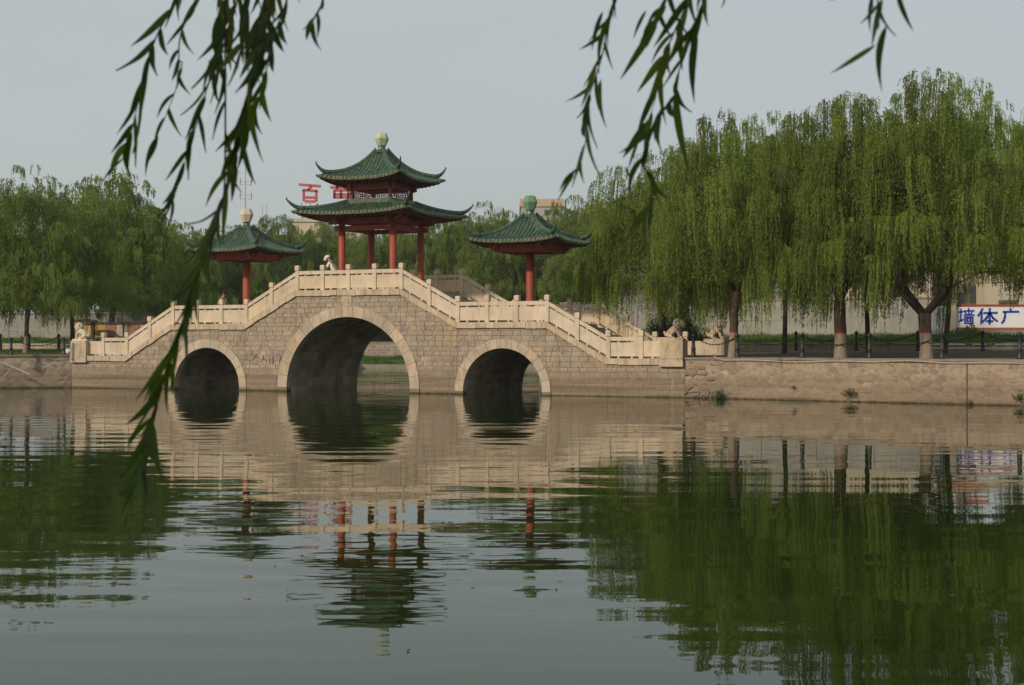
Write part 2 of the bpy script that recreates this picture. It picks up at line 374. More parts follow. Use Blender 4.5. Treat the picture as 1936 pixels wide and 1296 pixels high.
for (c, cz, r, rw, n_) in ARCH:
    us |= {round(c+r*math.cos(t), 5) for t in np.linspace(0, math.pi, 37)}
us = sorted(us)
for v, fl in ((0.03, 0), (BW-0.03, 1)):
    for a, b_ in zip(us[:-1], us[1:]):
        if b_-a < 1e-4: continue
        mid = (a+b_)/2; inside = any(abs(mid-c) < r for (c, cz, r, rw, n_) in ARCH)
        def zb(u):
            if not inside: return -0.8
            for (c, cz, r, rw, n_) in ARCH:
                if abs(mid-c) < r: return cz+math.sqrt(max(r*r-(u-c)**2, 0))
        q = [(a, v, zb(a)), (b_, v, zb(b_)), (b_, v, ztop(b_)-.12), (a, v, ztop(a)-.12)]
        core.add(q, [(0, 1, 2, 3) if not fl else (3, 2, 1, 0)])
for a, b_ in zip(us[:-1], us[1:]):      # fill under the deck
    core.add([(a, .03, ztop(a)-.12), (b_, .03, ztop(b_)-.12), (b_, BW-.03, ztop(b_)-.12), (a, BW-.03, ztop(a)-.12)], [(0, 1, 2, 3)])
for s in (1, -1):
    core.add([(s*BG, .03, -.8), (s*BG, BW-.03, -.8), (s*BG, BW-.03, ZL-.12), (s*BG, .03, ZL-.12)], [(0, 1, 2, 3)])
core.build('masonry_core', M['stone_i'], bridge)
def stone_mesh(poly, y, depth, rnd, gap=.006, h=.016, dome=.012):
    """a dressed block: poly (x,z) shrunk by the joint, its face standing h proud with worn edges"""
    c = Vector((sum(p[0] for p in poly)/len(poly), sum(p[1] for p in poly)/len(poly)))
    def shrink(d):
        out = []
        for p in poly:
            k = Vector(p)-c; L = max(k.length, 1e-4); out.append(c+k*max(0.2, 1-d/L*1.35))
        return out
    o = shrink(gap); i = shrink(gap+.014); n = len(poly)
    vs_ = [(p.x, y+depth, p.y) for p in o]+[(p.x, y-h*.55, p.y) for p in o]+[(p.x, y-h+rnd.uniform(-.006, .006), p.y) for p in i]+[(c.x, y-h-dome*rnd.random(), c.y)]
    fs_ = []
    for k in range(n):
        j = (k+1) % n
        fs_ += [(k, j, n+j, n+k), (n+k, n+j, 2*n+j, 2*n+k), (2*n+k, 2*n+j, 3*n)]
    return vs_, fs_
def clip(poly, nx, nz, d):        # keep nx*x+nz*z <= d
    out = []
    for i in range(len(poly)):
        p, q = poly[i], poly[(i+1) % len(poly)]
        a, b_ = nx*p[0]+nz*p[1]-d, nx*q[0]+nz*q[1]-d
        if a <= 0: out.append(p)
        if a*b_ < 0:
            t = a/(a-b_); out.append((p[0]+(q[0]-p[0])*t, p[1]+(q[1]-p[1])*t))
    return out
def area(poly): return 0.5*sum(poly[i][0]*poly[(i+1) % len(poly)][1]-poly[(i+1) % len(poly)][0]*poly[i][1] for i in range(len(poly)))
rnd = random.Random(3)
stones = []
z = -0.12; row = 0
while z < ZM:
    hgt = rnd.choice((.19, .20, .21, .185, .22)); u = -BG+rnd.uniform(-.3, 0); row += 1
    while u < BG:
        wd = rnd.uniform(.30, .52); cuts = [max(u, -BG)]+[b for b in sorted(s*k for k in BK[1:5] for s in (1, -1)) if u+.03 < b < u+wd-.03]+[min(u+wd, BG)]
        for a, b_ in zip(cuts[:-1], cuts[1:]):
            if b_-a < .05: continue
            poly = [(a, z), (b_, z), (b_, z+hgt), (a, z+hgt)]
            za, zb_ = ztop(a+1e-4)-CT*.6, ztop(b_-1e-4)-CT*.6
            k = (zb_-za)/(b_-a); poly = clip(poly, -k, 1, za-k*a)
            ok = len(poly) >= 3 and area(poly) > .006
            if ok:
                for (c, cz, r, rw, n_) in ARCH:
                    if any(math.hypot(p[0]-c, p[1]-cz) < r+.05 and p[1] >= cz for p in poly) or any(abs(p[0]-c) < r+.05 and p[1] < cz for p in poly): ok = False
                    cc = (sum(p[0] for p in poly)/len(poly), sum(p[1] for p in poly)/len(poly))
                    if math.hypot(cc[0]-c, max(cc[1]-cz, 0)) < r+rw*.55: ok = False
            if ok: stones.append((poly, row))
        u += wd
    z += hgt
stones.sort(key=lambda s: -(area(s[0])*(1.0 if max(p[1] for p in s[0]) > .62 else .5)))
def low_gap(poly): return .0015 if max(p[1] for p in poly) < .98 else .006
for poly, row in stones[:300]:
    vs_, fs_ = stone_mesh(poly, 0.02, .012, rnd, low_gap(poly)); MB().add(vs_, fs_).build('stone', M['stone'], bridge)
rest = MB()
for poly, row in stones[300:]: rest.add(*stone_mesh(poly, 0.02, .012, rnd, low_gap(poly)))
rest.build('masonry_stones', M['stone_i'], bridge, kind='stuff')
# arch rings, jambs and barrels
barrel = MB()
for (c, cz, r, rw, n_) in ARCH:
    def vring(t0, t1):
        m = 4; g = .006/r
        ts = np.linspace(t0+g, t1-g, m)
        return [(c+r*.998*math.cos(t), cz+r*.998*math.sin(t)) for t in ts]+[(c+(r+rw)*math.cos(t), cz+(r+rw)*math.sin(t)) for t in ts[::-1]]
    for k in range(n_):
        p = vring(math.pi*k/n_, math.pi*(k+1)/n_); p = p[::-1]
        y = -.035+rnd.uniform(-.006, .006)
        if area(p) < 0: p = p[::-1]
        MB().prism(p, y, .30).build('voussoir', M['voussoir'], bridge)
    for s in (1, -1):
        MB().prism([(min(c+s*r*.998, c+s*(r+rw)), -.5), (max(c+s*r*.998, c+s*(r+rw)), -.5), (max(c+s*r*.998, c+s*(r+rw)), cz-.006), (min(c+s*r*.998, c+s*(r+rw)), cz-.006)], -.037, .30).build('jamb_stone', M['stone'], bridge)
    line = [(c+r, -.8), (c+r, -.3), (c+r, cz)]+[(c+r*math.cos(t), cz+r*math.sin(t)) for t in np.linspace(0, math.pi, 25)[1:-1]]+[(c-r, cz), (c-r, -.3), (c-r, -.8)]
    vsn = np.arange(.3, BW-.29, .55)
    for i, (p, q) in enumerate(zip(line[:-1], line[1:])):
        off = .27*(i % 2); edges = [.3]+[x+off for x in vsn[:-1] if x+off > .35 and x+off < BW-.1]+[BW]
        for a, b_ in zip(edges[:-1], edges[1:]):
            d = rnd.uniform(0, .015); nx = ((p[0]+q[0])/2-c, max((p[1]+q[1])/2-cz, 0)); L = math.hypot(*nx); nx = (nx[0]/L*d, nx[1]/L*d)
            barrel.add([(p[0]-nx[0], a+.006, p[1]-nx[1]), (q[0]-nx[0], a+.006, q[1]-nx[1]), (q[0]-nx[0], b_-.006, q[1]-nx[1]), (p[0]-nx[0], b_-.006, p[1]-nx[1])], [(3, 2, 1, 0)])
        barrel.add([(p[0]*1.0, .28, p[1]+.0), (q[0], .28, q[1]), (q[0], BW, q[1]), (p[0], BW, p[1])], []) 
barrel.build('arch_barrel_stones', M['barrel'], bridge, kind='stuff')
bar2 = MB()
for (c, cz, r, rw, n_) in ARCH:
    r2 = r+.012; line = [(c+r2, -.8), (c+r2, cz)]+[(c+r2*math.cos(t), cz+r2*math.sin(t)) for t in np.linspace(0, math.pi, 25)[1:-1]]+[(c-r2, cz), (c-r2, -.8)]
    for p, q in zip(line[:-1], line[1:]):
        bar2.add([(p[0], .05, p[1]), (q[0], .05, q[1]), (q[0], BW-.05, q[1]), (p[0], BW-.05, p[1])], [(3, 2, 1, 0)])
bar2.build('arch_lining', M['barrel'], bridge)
# carved plaque over the main arch and scratched graffiti
MB().prism([(-.27, 3.56), (.22, 3.56), (.22, 3.99), (-.27, 3.99)], -.03, .05).build('name_plaque', M['voussoir'], bridge)
def strokes(lines, y, wd, name, mat_, parent):
    mb = MB()
    for ln in lines:
        for p, q in zip(ln[:-1], ln[1:]):
            d = Vector((q[0]-p[0], q[1]-p[1])); 
            if d.length < 1e-5: continue
            d.normalize(); nx, nz = -d.y*wd/2, d.x*wd/2; e = d*wd*.3
            mb.prism([(p[0]-e.x+nx, p[1]-e.y+nz), (p[0]-e.x-nx, p[1]-e.y-nz), (q[0]+e.x-nx, q[1]+e.y-nz), (q[0]+e.x+nx, q[1]+e.y+nz)], y, y+.006)
    return mb.build(name, mat_, parent)
strokes([[(-.20,3.92),(-.12,3.90)],[(-.22,3.84),(-.16,3.80)],[(-.24,3.72),(-.18,3.62)],[(-.12,3.84),(-.04,3.86)],[(-.08,3.90),(-.10,3.70),(-.16,3.63)],[(-.10,3.78),(-.02,3.74)],
         [(.06,3.93),(.02,3.82)],[(.05,3.88),(.12,3.80)],[(.03,3.80),(.13,3.80)],[(.04,3.74),(.10,3.72)],[(.08,3.80),(.07,3.66)],[(.03,3.67),(.12,3.63),(.14,3.72)]], -.034, .011, 'carved_writing', M['frame'], bridge)
gu = u_at(480, 0); s_ = 1/43.3
def gp(x, y): return (u_at(440+x/16.13, 0), 2.05-(640+y/16.13-648)/F*B(u_at(440+x/16.13, 0), 0).y)
strokes([[gp(*p) for p in ln] for ln in ([(720,500),(630,640)],[(690,560),(800,580),(820,640)],[(940,530),(930,610),(890,690),(830,730)],[(930,600),(1040,715)],[(1110,600),(1170,640)],[(1120,650),(1130,760)],[(1200,680),(1205,770)],[(1250,560),(1245,770)],[(1450,580),(1430,770)],[(1440,580),(1550,580),(1545,760)])], -.014, .022, 'scratched_graffiti', M['ink'], bridge)
# coping
def coping_run(u0, u1, step, back=False):
    n_ = max(1, round(abs(u1-u0)/step)); xs = [u0+(u1-u0)*i/n_ for i in range(n_+1)]
    for i in range(1, n_): xs[i] += rnd.uniform(-.06, .06)
    for a, b_ in zip(xs[:-1], xs[1:]):
        g = .006; a2, b2 = a+g, b_-g; za, zb_ = float(np.interp(a2, [u0, u1], [ztop(u0), ztop(u1)])), float(np.interp(b2, [u0, u1], [ztop(u0), ztop(u1)]))
        j = rnd.uniform(-.010, .010)
        y0, y1 = (-.075+j, .36) if not back else (BW-.36, BW+.07)
        ct = CT+rnd.uniform(-.015, .02)
        MB().prism([(a2, za-ct), (b2, zb_-ct), (b2, zb_), (a2, za)], y0, y1).build('coping_stone', M['coping'], bridge)
KN = [-BK[4]-0, -BK[3], -BK[2], -BK[1], BK[1], BK[2], BK[3], BK[4]]
for back in (False, True):
    st = .43 if not back else 1.2
    coping_run(-13.56, KN[0], st, back); coping_run(KN[7], 13.56, st, back)
    for i in range(7): coping_run(KN[i], KN[i+1], st, back)
# balustrades
PU = [0, BA/2, BA, BA+BB/2, BA+BB, BA+BB+BC/3, BA+BB+2*BC/3, BA+BB+BC, BA+BB+BC+BD/2, BA+BB+BC+BD, BA+BB+BC+BD+BE]
PU = sorted([-u for u in PU[1:]]+PU)
post_me = MB().box(-.085, .085, -.085, .085, -.03, .80).box(-.07, .07, -.07, .07, .80, .825).mesh('balustrade_post', M['marble'])
cap_mb = MB()
pr = [(-.07, .825), (-.098, .845), (-.098, 1.02), (-.08, 1.05)]
cv = []
for (hw, zz) in ((.07, .825), (.1, .85), (.1, 1.025), (.082, 1.05)): cv += [(-hw, -hw, zz), (hw, -hw, zz), (hw, hw, zz), (-hw, hw, zz)]
cap_me = cap_mb.add(cv, [(4*i+k, 4*i+(k+1) % 4, 4*i+4+(k+1) % 4, 4*i+4+k) for i in range(3) for k in range(4)]+[(12, 13, 14, 15)]).mesh('post_cap', M['marble'])
for yc in (.14, BW-.14):
    for u in PU:
        p = link('balustrade_post', post_me, bridge, (u, yc, ztop(u))); link('post_cap', cap_me, p)
    for a, b_ in zip(PU[:-1], PU[1:]):
        za, zb_ = ztop(a), ztop(b_); a2, b2 = a+.085, b_-.085
        def zz(u): return za+(zb_-za)*(u-a)/(b_-a)
        def quad(h0, h1, x0=a2, x1=b2): return [(x0, zz(x0)+h0), (x1, zz(x1)+h0), (x1, zz(x1)+h1), (x0, zz(x0)+h1)]
        MB().prism(quad(.665, .815), yc-.065, yc+.065).build('handrail', M['marble'], bridge)
        pn = MB().prism(quad(.075, .60, a2+.006, b2-.006), yc-.045, yc+.045).build('parapet_panel', M['marble'], bridge)
        sb = MB(); L = b2-a2
        for t in (.25, .72):
            x0 = a2+L*t
            sb.prism(quad(.60, .665, x0, x0+.07), yc-.04, yc+.04); sb.prism(quad(0, .075, x0, x0+.07), yc-.04, yc+.04)
        sb.build('spacer_blocks', M['marble'], pn, kind='stuff')
    for s in (1, -1):
        x0, x1 = sorted((s*(PU[-1]+.085), s*13.57))
        ep = MB().box(x0, x1, yc-.05, yc+.05, ZL+.075, ZL+.66).build('parapet_panel', M['marble'], bridge)
        MB().box((x0+x1)/2-.04, (x0+x1)/2+.04, yc-.04, yc+.04, ZL, ZL+.075).build('spacer_block', M['marble'], ep)
        x0, x1 = sorted((s*13.57, s*14.46))
        pd = MB().box(x0, x1, yc-.27, yc+.35, ZL-.0, ZL+.68).build('pedestal_block', M['coping'], bridge)
        MB().box(x0-.01, x1+.01, yc-.29, yc+.36, ZL-CT-.06, ZL-.015).build('pedestal_footing', M['coping'], bridge)
        rg = MB(); pts = [((x0+x1)/2+.2*math.cos(t), yc-.272, ZL+.33+.2*math.sin(t)) for t in np.linspace(0, 2*math.pi, 25)]
        rg.tube(pts, .012, 5, False).build('carved_ring', M['coping'], pd)
# deck and stairs
MB().box(-BA, BA, .36, BW-.36, ZM-.2, ZM-.02).build('deck_slab', M['step'], bridge)
for s in (1, -1):
    x = sorted((s*BK[2], s*BK[3])); MB().box(x[0], x[1], .36, BW-.36, ZP-.2, ZP-.02).build('deck_slab', M['step'], bridge)
    x = sorted((s*BK[4], s*14.5)); MB().box(x[0], x[1], .36, BW-.36, ZL-.2, ZL-.02).build('deck_slab', M['step'], bridge)
    for (ua, ub, za, zb_) in ((BK[1], BK[2], ZM, ZP), (BK[3], BK[4], ZP, ZL)):
        n_ = 9
        for k in range(n_-1):
            t0 = ua+(ub-ua)*k/(n_-1); t1 = ua+(ub-ua)*(k+1)/(n_-1); zt = za-.02-(za-zb_)*(k+1)/n_
            x = sorted((s*t0, s*(t1+.03))); MB().box(x[0], x[1], .36, BW-.36, zt-.3, zt-.0015*k).build('step', M['step'], bridge)

# ------------------------------------------------------------------ pavilions
def rotz(p, k):
    c, s = [(1, 0), (0, 1), (-1, 0), (0, -1)][k % 4]
    return (p[0]*c-p[1]*s, p[0]*s+p[1]*c, p[2])
def roof(root, zt, ht, ze, he, lift, nrow, curve, hook=.42, hb=1.0):
    """square hip roof with barrel-tile rows; top half-width ht at height zt, eave half-width he at height ze"""
    def hw(t): return ht+(he-ht)*t
    def zz(x, t):
        g = 1-max(1-t, 0.0)**curve; h = hw(t); s = min(abs(x)/max(h, .01), 1)
        return zt-(zt-ze)*(g*.80+t*.20)+lift*(s**3)*(t**2)
    def P(x, t):
        h = hw(t); s = min(abs(x)/max(h, .01), 1); e = 1+.05*(s**4)*t
        return (x*e, -h*e, zz(x, t))
    sp = 2*he/nrow; NT = 9
    for k in range(4):
        pan, rows, ends, raf = MB(), MB(), MB(), MB()
        NX = 20; N2 = 8
        vs_ = []; 
        for i in range(N2+1):
            t = i/N2
            for j in range(NX+1): vs_.append(rotz(P((j/NX*2-1)*hw(t), t), k))
        pan.add(vs_, [(i*(NX+1)+j, (i+1)*(NX+1)+j, (i+1)*(NX+1)+j+1, i*(NX+1)+j+1) for i in range(N2) for j in range(NX)])
        # eave edge and soffit
        e0 = [P((j/NX*2-1)*he, 1) for j in range(NX+1)]; _ = 0
        vs_ = [rotz(p, k) for p in e0]+[rotz((p[0], p[1]+.02, p[2]-.07), k) for p in e0]
        pan.add(vs_, [(j, NX+1+j, NX+2+j, j+1) for j in range(NX)])
        so = MB(); zs = ze-.02
        vs_ = [rotz((p[0]*.995, p[1]+.02, p[2]-.075), k) for p in e0]+[rotz((p[0]*hb/he, -hb, zs+.06), k) for p in e0]
        so.add(vs_, [(j, NX+1+j, NX+2+j, j+1) for j in range(NX)]).build('soffit', M['soffit'], root)
        for i in range(nrow+1):
            x = -he+.02+(2*he-.04)*i/nrow
            t0 = max(0.0, (abs(x)-ht)/(he-ht)) if abs(x) > ht else 0.0
            if t0 > .97: continue
            pts = []; ph = rnd.uniform(0, 6)
            for q in range(NT+1):
                t = t0+(1.0-t0)*q/NT; p = P(x, t); pts.append((p[0]+.012*math.sin(ph+q*1.7), p[1], p[2]+.008*math.sin(ph*2+q*2.3)))
            p = pts[-1]; pts.append((p[0], p[1]-.05, p[2]-.012))
            r_ = sp*.40*rnd.uniform(.93, 1.06); vs_ = []; NS = 5
            for p in pts:
                for a in range(NS+1):
                    th = math.pi*a/NS; vs_.append(rotz((p[0]+r_*math.cos(th), p[1], p[2]-.004+r_*1.15*math.sin(th)), k))
            m_ = NS+1
            rows.add(vs_, [(q*m_+a, q*m_+a+1, (q+1)*m_+a+1, (q+1)*m_+a) for q in range(len(pts)-1) for a in range(NS)])
            p = pts[-1]; vs_ = [rotz((p[0]+r_*1.08*math.cos(th), p[1]-.004, p[2]+r_*.25+r_*1.08*math.sin(th)), k) for th in np.linspace(0, 2*math.pi, 9)[:-1]]
            ends.add(vs_+[rotz((p[0], p[1]-.018, p[2]+r_*.25), k)], [(a, (a+1) % 8, 8) for a in range(8)])
            pm = P(min(x+sp/2, he*.99), 1)   # drip tile between the rows
            ends.add([rotz((pm[0]-sp*.28, pm[1]-.03, pm[2]+.0), k), rotz((pm[0], pm[1]-.045, pm[2]-.075), k), rotz((pm[0]+sp*.28, pm[1]-.03, pm[2]+.0), k)], [(0, 1, 2)])
            raf.bar(rotz((x, P(x, 1)[1]+.10, P(x, 1)[2]-.115), k), rotz((x*hb/he, -hb, zs+.0), k), .055, .07)
        pan.build('pan_tiles', M['pan'], root, smooth=True)
        rows.build('tile_rows', M['tile'], root, smooth=True, kind='stuff')
        ends.build('eave_tile_ends', M['tile_end'], root, kind='stuff')
        raf.build('rafters', M['soffit'], root, kind='stuff')
        # hip ridge along the corner between side k and k+1, with an upturned hook
        pts = []
        for q in range(13):
            t = .02+.82*q/12; p = P(hw(t), t); pts.append(rotz((p[0], p[1], p[2]+.06), k))
        rd = MB(); W_, H_ = .075, .115; prev = None; vs_ = []
        dirn = Vector(rotz((1, -1, 0), k)).normalized(); sd_ = Vector((-dirn.y, dirn.x, 0))
        for p in pts:
            p = Vector(p)
            for (a, h_) in ((-1.35, -.09), (-1, .03), (-1.25, .06), (-.8, .165), (.8, .165), (1.25, .06), (1, .03), (1.35, -.09)): vs_.append(p+sd_*a*W_+Vector((0, 0, h_)))
        m_ = 8
        fs_ = [(q*m_+a, q*m_+a+1, (q+1)*m_+a+1, (q+1)*m_+a) for q in range(len(pts)-1) for a in range(7)]+[tuple(range((len(pts)-1)*m_, len(pts)*m_))]
        ro = rd.add(vs_, fs_).build('hip_ridge', M['ridge'], root)
        e = Vector(pts[-1]); hk = []; rr = []; hl = he*1.414*.18
        for q in range(9):
            t = q/8; hk.append(e-dirn*.15+dirn*((hl+.10)*t)+Vector((0, 0, .05+.04*t+hook*(t**2.4))))
            rr.append(.105*(1-t)**.8+.026)
        hk.append(hk[-1]+Vector((0, 0, .05))-dirn*.045); rr.append(.035)
        MB().tube(hk, rr, 7).build('ridge_hook', M['ridge'], ro, smooth=True)
def finial(root, z, mat_, hh=.60, r=.30):
    MB().lathe([(.34, -.13), (.26, -.05), (.26, .0), (.17, .03), (.15, .14), (.19, .16)], 8, (0, 0, z), R(22)).build('finial_neck', M['ridge'], root)
    z0 = z+.16
    MB().lathe([(r*.52, 0), (r*.60, .02), (r*1.0, hh*.56), (r*.70, hh*.97), (r*.45, hh)], 6, (0, 0, z0), R(38)).build('finial', mat_, root)
def bracket_cross(mb, hx, z0, z1, ext, wd):
    for k in range(4):
        p = rotz((-hx-ext, -hx, 0), k); q = rotz((hx+ext, -hx, 0), k)
        mb.bar((p[0], p[1], (z0+z1)/2+.002*(k % 2)), (q[0], q[1], (z0+z1)/2+.002*(k % 2)), wd, z1-z0)
def make_main():
    r_ = empty('pavilion', B(0, BW/2, ZM-.02), -TH)
    g = ZM-.02
    def col(x, y, z0, z1, rad, nm):
        c = MB().lathe([(rad, z0), (rad, z0+.4), (rad*.94, z1)], 20, (x, y, 0)).build(nm, M['red'], r_, smooth=True)
        return c
    hx = 1.24
    for x in (-hx, hx):
        for y in (-hx, hx):
            c = col(x, y, 0.0, 7.15-g, .15, 'column')
            MB().lathe([(.24, 0), (.24, .06), (.17, .16)], 16, (x, y, 0.001)).build('column_base', M['coping'], c)
    for k in range(4):
        p, q = rotz((-hx-.34, -hx, 6.91-g), k), rotz((hx+.34, -hx, 6.91-g), k)
        MB().bar((p[0], p[1], p[2]+.003*k), (q[0], q[1], q[2]+.003*k), .15, .19).build('lower_beam', M['beam'], r_)
        p, q = rotz((-hx-.62, -hx, 7.22-g), k), rotz((hx+.62, -hx, 7.22-g), k)
        MB().bar((p[0], p[1], p[2]+.003*k), (q[0], q[1], q[2]+.003*k), .20, .25).build('upper_beam', M['beam'], r_)
        d = rotz((hx, -hx, 0), k); e = rotz((hx+.75, -hx-.75, 0), k)
        MB().bar((d[0]*.7, d[1]*.7, 7.20-g), (e[0], e[1], 7.42-g), .16, .2).build('corner_bracket', M['beam'], r_)
        # bracket arms under the beam at each column
        for sgn in (1, -1):
            p, q = rotz((sgn*hx, -hx-.30, 7.03-g), k), rotz((sgn*hx, -hx+.30, 7.03-g), k)
        MB().prism([(-.34, 6.72-g), (-.15, 6.66-g), (-.15, 6.82-g), (-.34, 6.82-g)], -.05, .05)
    MB().box(-1.16, 1.16, -1.16, 1.16, 7.33-g, 7.37-g).build('ceiling_board', M['soffit'], r_)
    roof(r_, 7.98-g, 1.02, 7.43-g, 2.66, .17, 28, 1.7, .36, 1.55)
    # ring ridge above the lower roof
    for k in range(4):
        p, q = rotz((-1.12, -1.05, 8.03-g), k), rotz((1.12, -1.05, 8.03-g), k)
        MB().bar((p[0], p[1], p[2]+.002*k), (q[0], q[1], q[2]+.002*k), .13, .26).build('ring_ridge', M['ridge'], r_)
    hu = .93
    for x in (-hu, hu):
        for y in (-hu, hu):
            MB().lathe([(.085, 8.0-g), (.08, 8.95-g)], 12, (x, y, 0)).build('upper_column', M['red'], r_, smooth=True)
    for k in range(4):
        p, q = rotz((-hu-.25, -hu, 8.70-g), k), rotz((hu+.25, -hu, 8.70-g), k)
        MB().bar((p[0], p[1], p[2]+.003*k), (q[0], q[1], q[2]+.003*k), .14, .28).build('upper_tie_beam', M['beam'], r_)
        e = rotz((hu+.6, -hu-.6, 8.98-g), k); d = rotz((hu*.7, -hu*.7, 8.82-g), k)
        MB().bar(d, e, .13, .17).build('corner_bracket', M['beam'], r_)
        lt = MB(); n_ = 16
        for i in range(1, n_):
            x = -hu+.09+(2*hu-.18)*i/n_
            for (za, zb_) in (((8.17, 8.30), (8.42, 8.56)) if i % 2 else ((8.24, 8.36), (8.36, 8.48))):
                lt.bar(rotz((x, -hu, za-g), k), rotz((x, -hu, zb_-g), k), .02, .03)
            if i % 3 == 0: lt.bar(rotz((x, -hu, 8.16-g), k), rotz((x, -hu, 8.56-g), k), .02, .03)
        for j, zz_ in enumerate((8.18, 8.27, 8.36, 8.45, 8.54)): lt.bar(rotz((-hu+.08, -hu, zz_-g), k), rotz((hu-.08, -hu, zz_-g), k), .018, .02)
        lt.build('lattice_panel', M['beam'], r_)
    MB().box(-.86, .86, -.86, .86, 8.80-g, 8.84-g).build('ceiling_board', M['soffit'], r_)
    roof(r_, 10.28-g, .16, 8.93-g, 1.95, .24, 21, 2.6, .36, 1.12)
    finial(r_, 10.34-g, M['finial_mix'], .56, .31)
    return tag(r_, 'tall two tiered red and green pavilion on the middle of the bridge', 'pavilion')
make_main()
def make_small(u, fm, label):
    r_ = empty('pavilion', B(u, BW/2, ZP-.02), -TH); g = ZP-.02
    c = MB().lathe([(.18, 0), (.175, .6), (.165, 5.95-g)], 20).build('column', M['red'], r_, smooth=True)
    MB().lathe([(.28, 0), (.28, .06), (.20, .16)], 16, (0, 0, .001)).build('column_base', M['coping'], c)
    hx = 1.10
    for k in range(4):
        # deep frame boards leaning outwards, with the beam ends crossing at the corners
        f0 = [(-hx, -hx, 5.72-g), (hx, -hx, 5.72-g), (hx+.12, -hx-.12, 6.0-g), (-hx-.12, -hx-.12, 6.0-g)]
        b0 = [(p[0]*.93, p[1]+.10, p[2]) for p in f0]
        MB().add([rotz(p, k) for p in f0+b0], [(0, 1, 2, 3), (7, 6, 5, 4), (0, 4, 5, 1), (1, 5, 6, 2), (2, 6, 7, 3), (3, 7, 4, 0)]).build('frame_board', M['beam'], r_)
        for sgn in (1, -1):
            p = [(sgn*(hx-.13), -hx-.02), (sgn*(hx+.13), -hx-.02)]
            x0, x1 = sorted((sgn*(hx-.22), sgn*(hx-.04)))
            pts = [(x0, -hx-.28, 5.96-g), (x1, -hx-.28, 5.96-g), (x1, -hx-.02, 5.74-g), (x0, -hx-.02, 5.74-g), (x0, -hx-.36, 6.08-g), (x1, -hx-.36, 6.08-g), (x1, -hx+.1, 6.08-g), (x0, -hx+.1, 6.08-g)]
            MB().add([rotz(q, k) for q in pts], [(0, 3, 2, 1), (4, 5, 6, 7), (0, 1, 5, 4), (1, 2, 6, 5), (2, 3, 7, 6), (3, 0, 4, 7)]).build('beam_end', M['beam'], r_)
        p, q = rotz((0, 0, 5.80-g), k), rotz((0, -hx, 5.82-g), k); MB().bar(p, q, .14, .16).build('cross_arm', M['beam'], r_)
    MB().box(-hx+.02, hx-.02, -hx+.02, hx-.02, 5.86-g, 5.90-g).build('ceiling_board', M['soffit'], r_)
    roof(r_, 7.22-g, .16, 6.10-g, 1.88, .16, 21, 2.3, .32, 1.24)
    finial(r_, 7.30-g, fm, .62, .31)
    return tag(r_, label, 'pavilion', 'small one column pavilions')
make_small(6.98, M['finial_green'], 'small one column pavilion with a green finial, right of the main pavilion')
make_small(-6.98, M['finial_pale'], 'small one column pavilion with a pale cream finial behind the willow branch')

# ------------------------------------------------------------------ figures: skin meshes
def skin_mesh(verts, edges, radii, root, name, mat_, sub=2):
    me = bpy.data.meshes.new(name); me.from_pydata(verts, edges, []); o = link(name, me)
    md = o.modifiers.new('s', 'SKIN'); md.use_smooth_shade = True
    lay = me.skin_vertices[0] if me.skin_vertices else None
    for i, r_ in enumerate(radii):
        rr = r_ if hasattr(r_, '__len__') else (r_, r_); me.skin_vertices[0].data[i].radius = rr
        me.skin_vertices[0].data[i].use_root = (i == root)
    ss = o.modifiers.new('u', 'SUBSURF'); ss.levels = sub; ss.render_levels = sub
    dg = bpy.context.evaluated_depsgraph_get(); ev = o.evaluated_get(dg)
    out = bpy.data.meshes.new_from_object(ev); out.name = name
    bpy.data.objects.remove(o); out.materials.clear(); out.materials.append(mat_)
    out.polygons.foreach_set('use_smooth', [True]*len(out.polygons)); return out
def make_lion(mat_):
    """seated guardian lion facing +x, about 0.75 m high"""
    V = [(-.22,0,.16),(-.10,0,.26),(.06,0,.36),(.17,0,.47),(.22,0,.58),(.36,0,.55),(.43,0,.52),
         (-.20,.12,.14),(-.06,.15,.10),(-.02,.15,.03),(.10,.15,.03),(-.20,-.12,.14),(-.06,-.15,.10),(-.02,-.15,.03),(.10,-.15,.03),
         (.16,.11,.36),(.23,.12,.18),(.27,.12,.05),(.35,.12,.035),(.16,-.11,.36),(.23,-.12,.18),(.27,-.12,.05),(.35,-.12,.035),(-.34,0,.16),(-.38,0,.30)]
    E = [(0,1),(1,2),(2,3),(3,4),(4,5),(5,6),(0,7),(7,8),(8,9),(9,10),(0,11),(11,12),(12,13),(13,14),(2,15),(15,16),(16,17),(17,18),(2,19),(19,20),(20,21),(21,22),(0,23),(23,24)]
    Rd = [.15,.145,.15,.14,.14,.085,.06,.09,.075,.05,.045,.09,.075,.05,.045,.075,.06,.055,.05,.075,.06,.055,.05,.05,.045]
    return skin_mesh(V, E, Rd, 2, 'lion_body', mat_, 2)
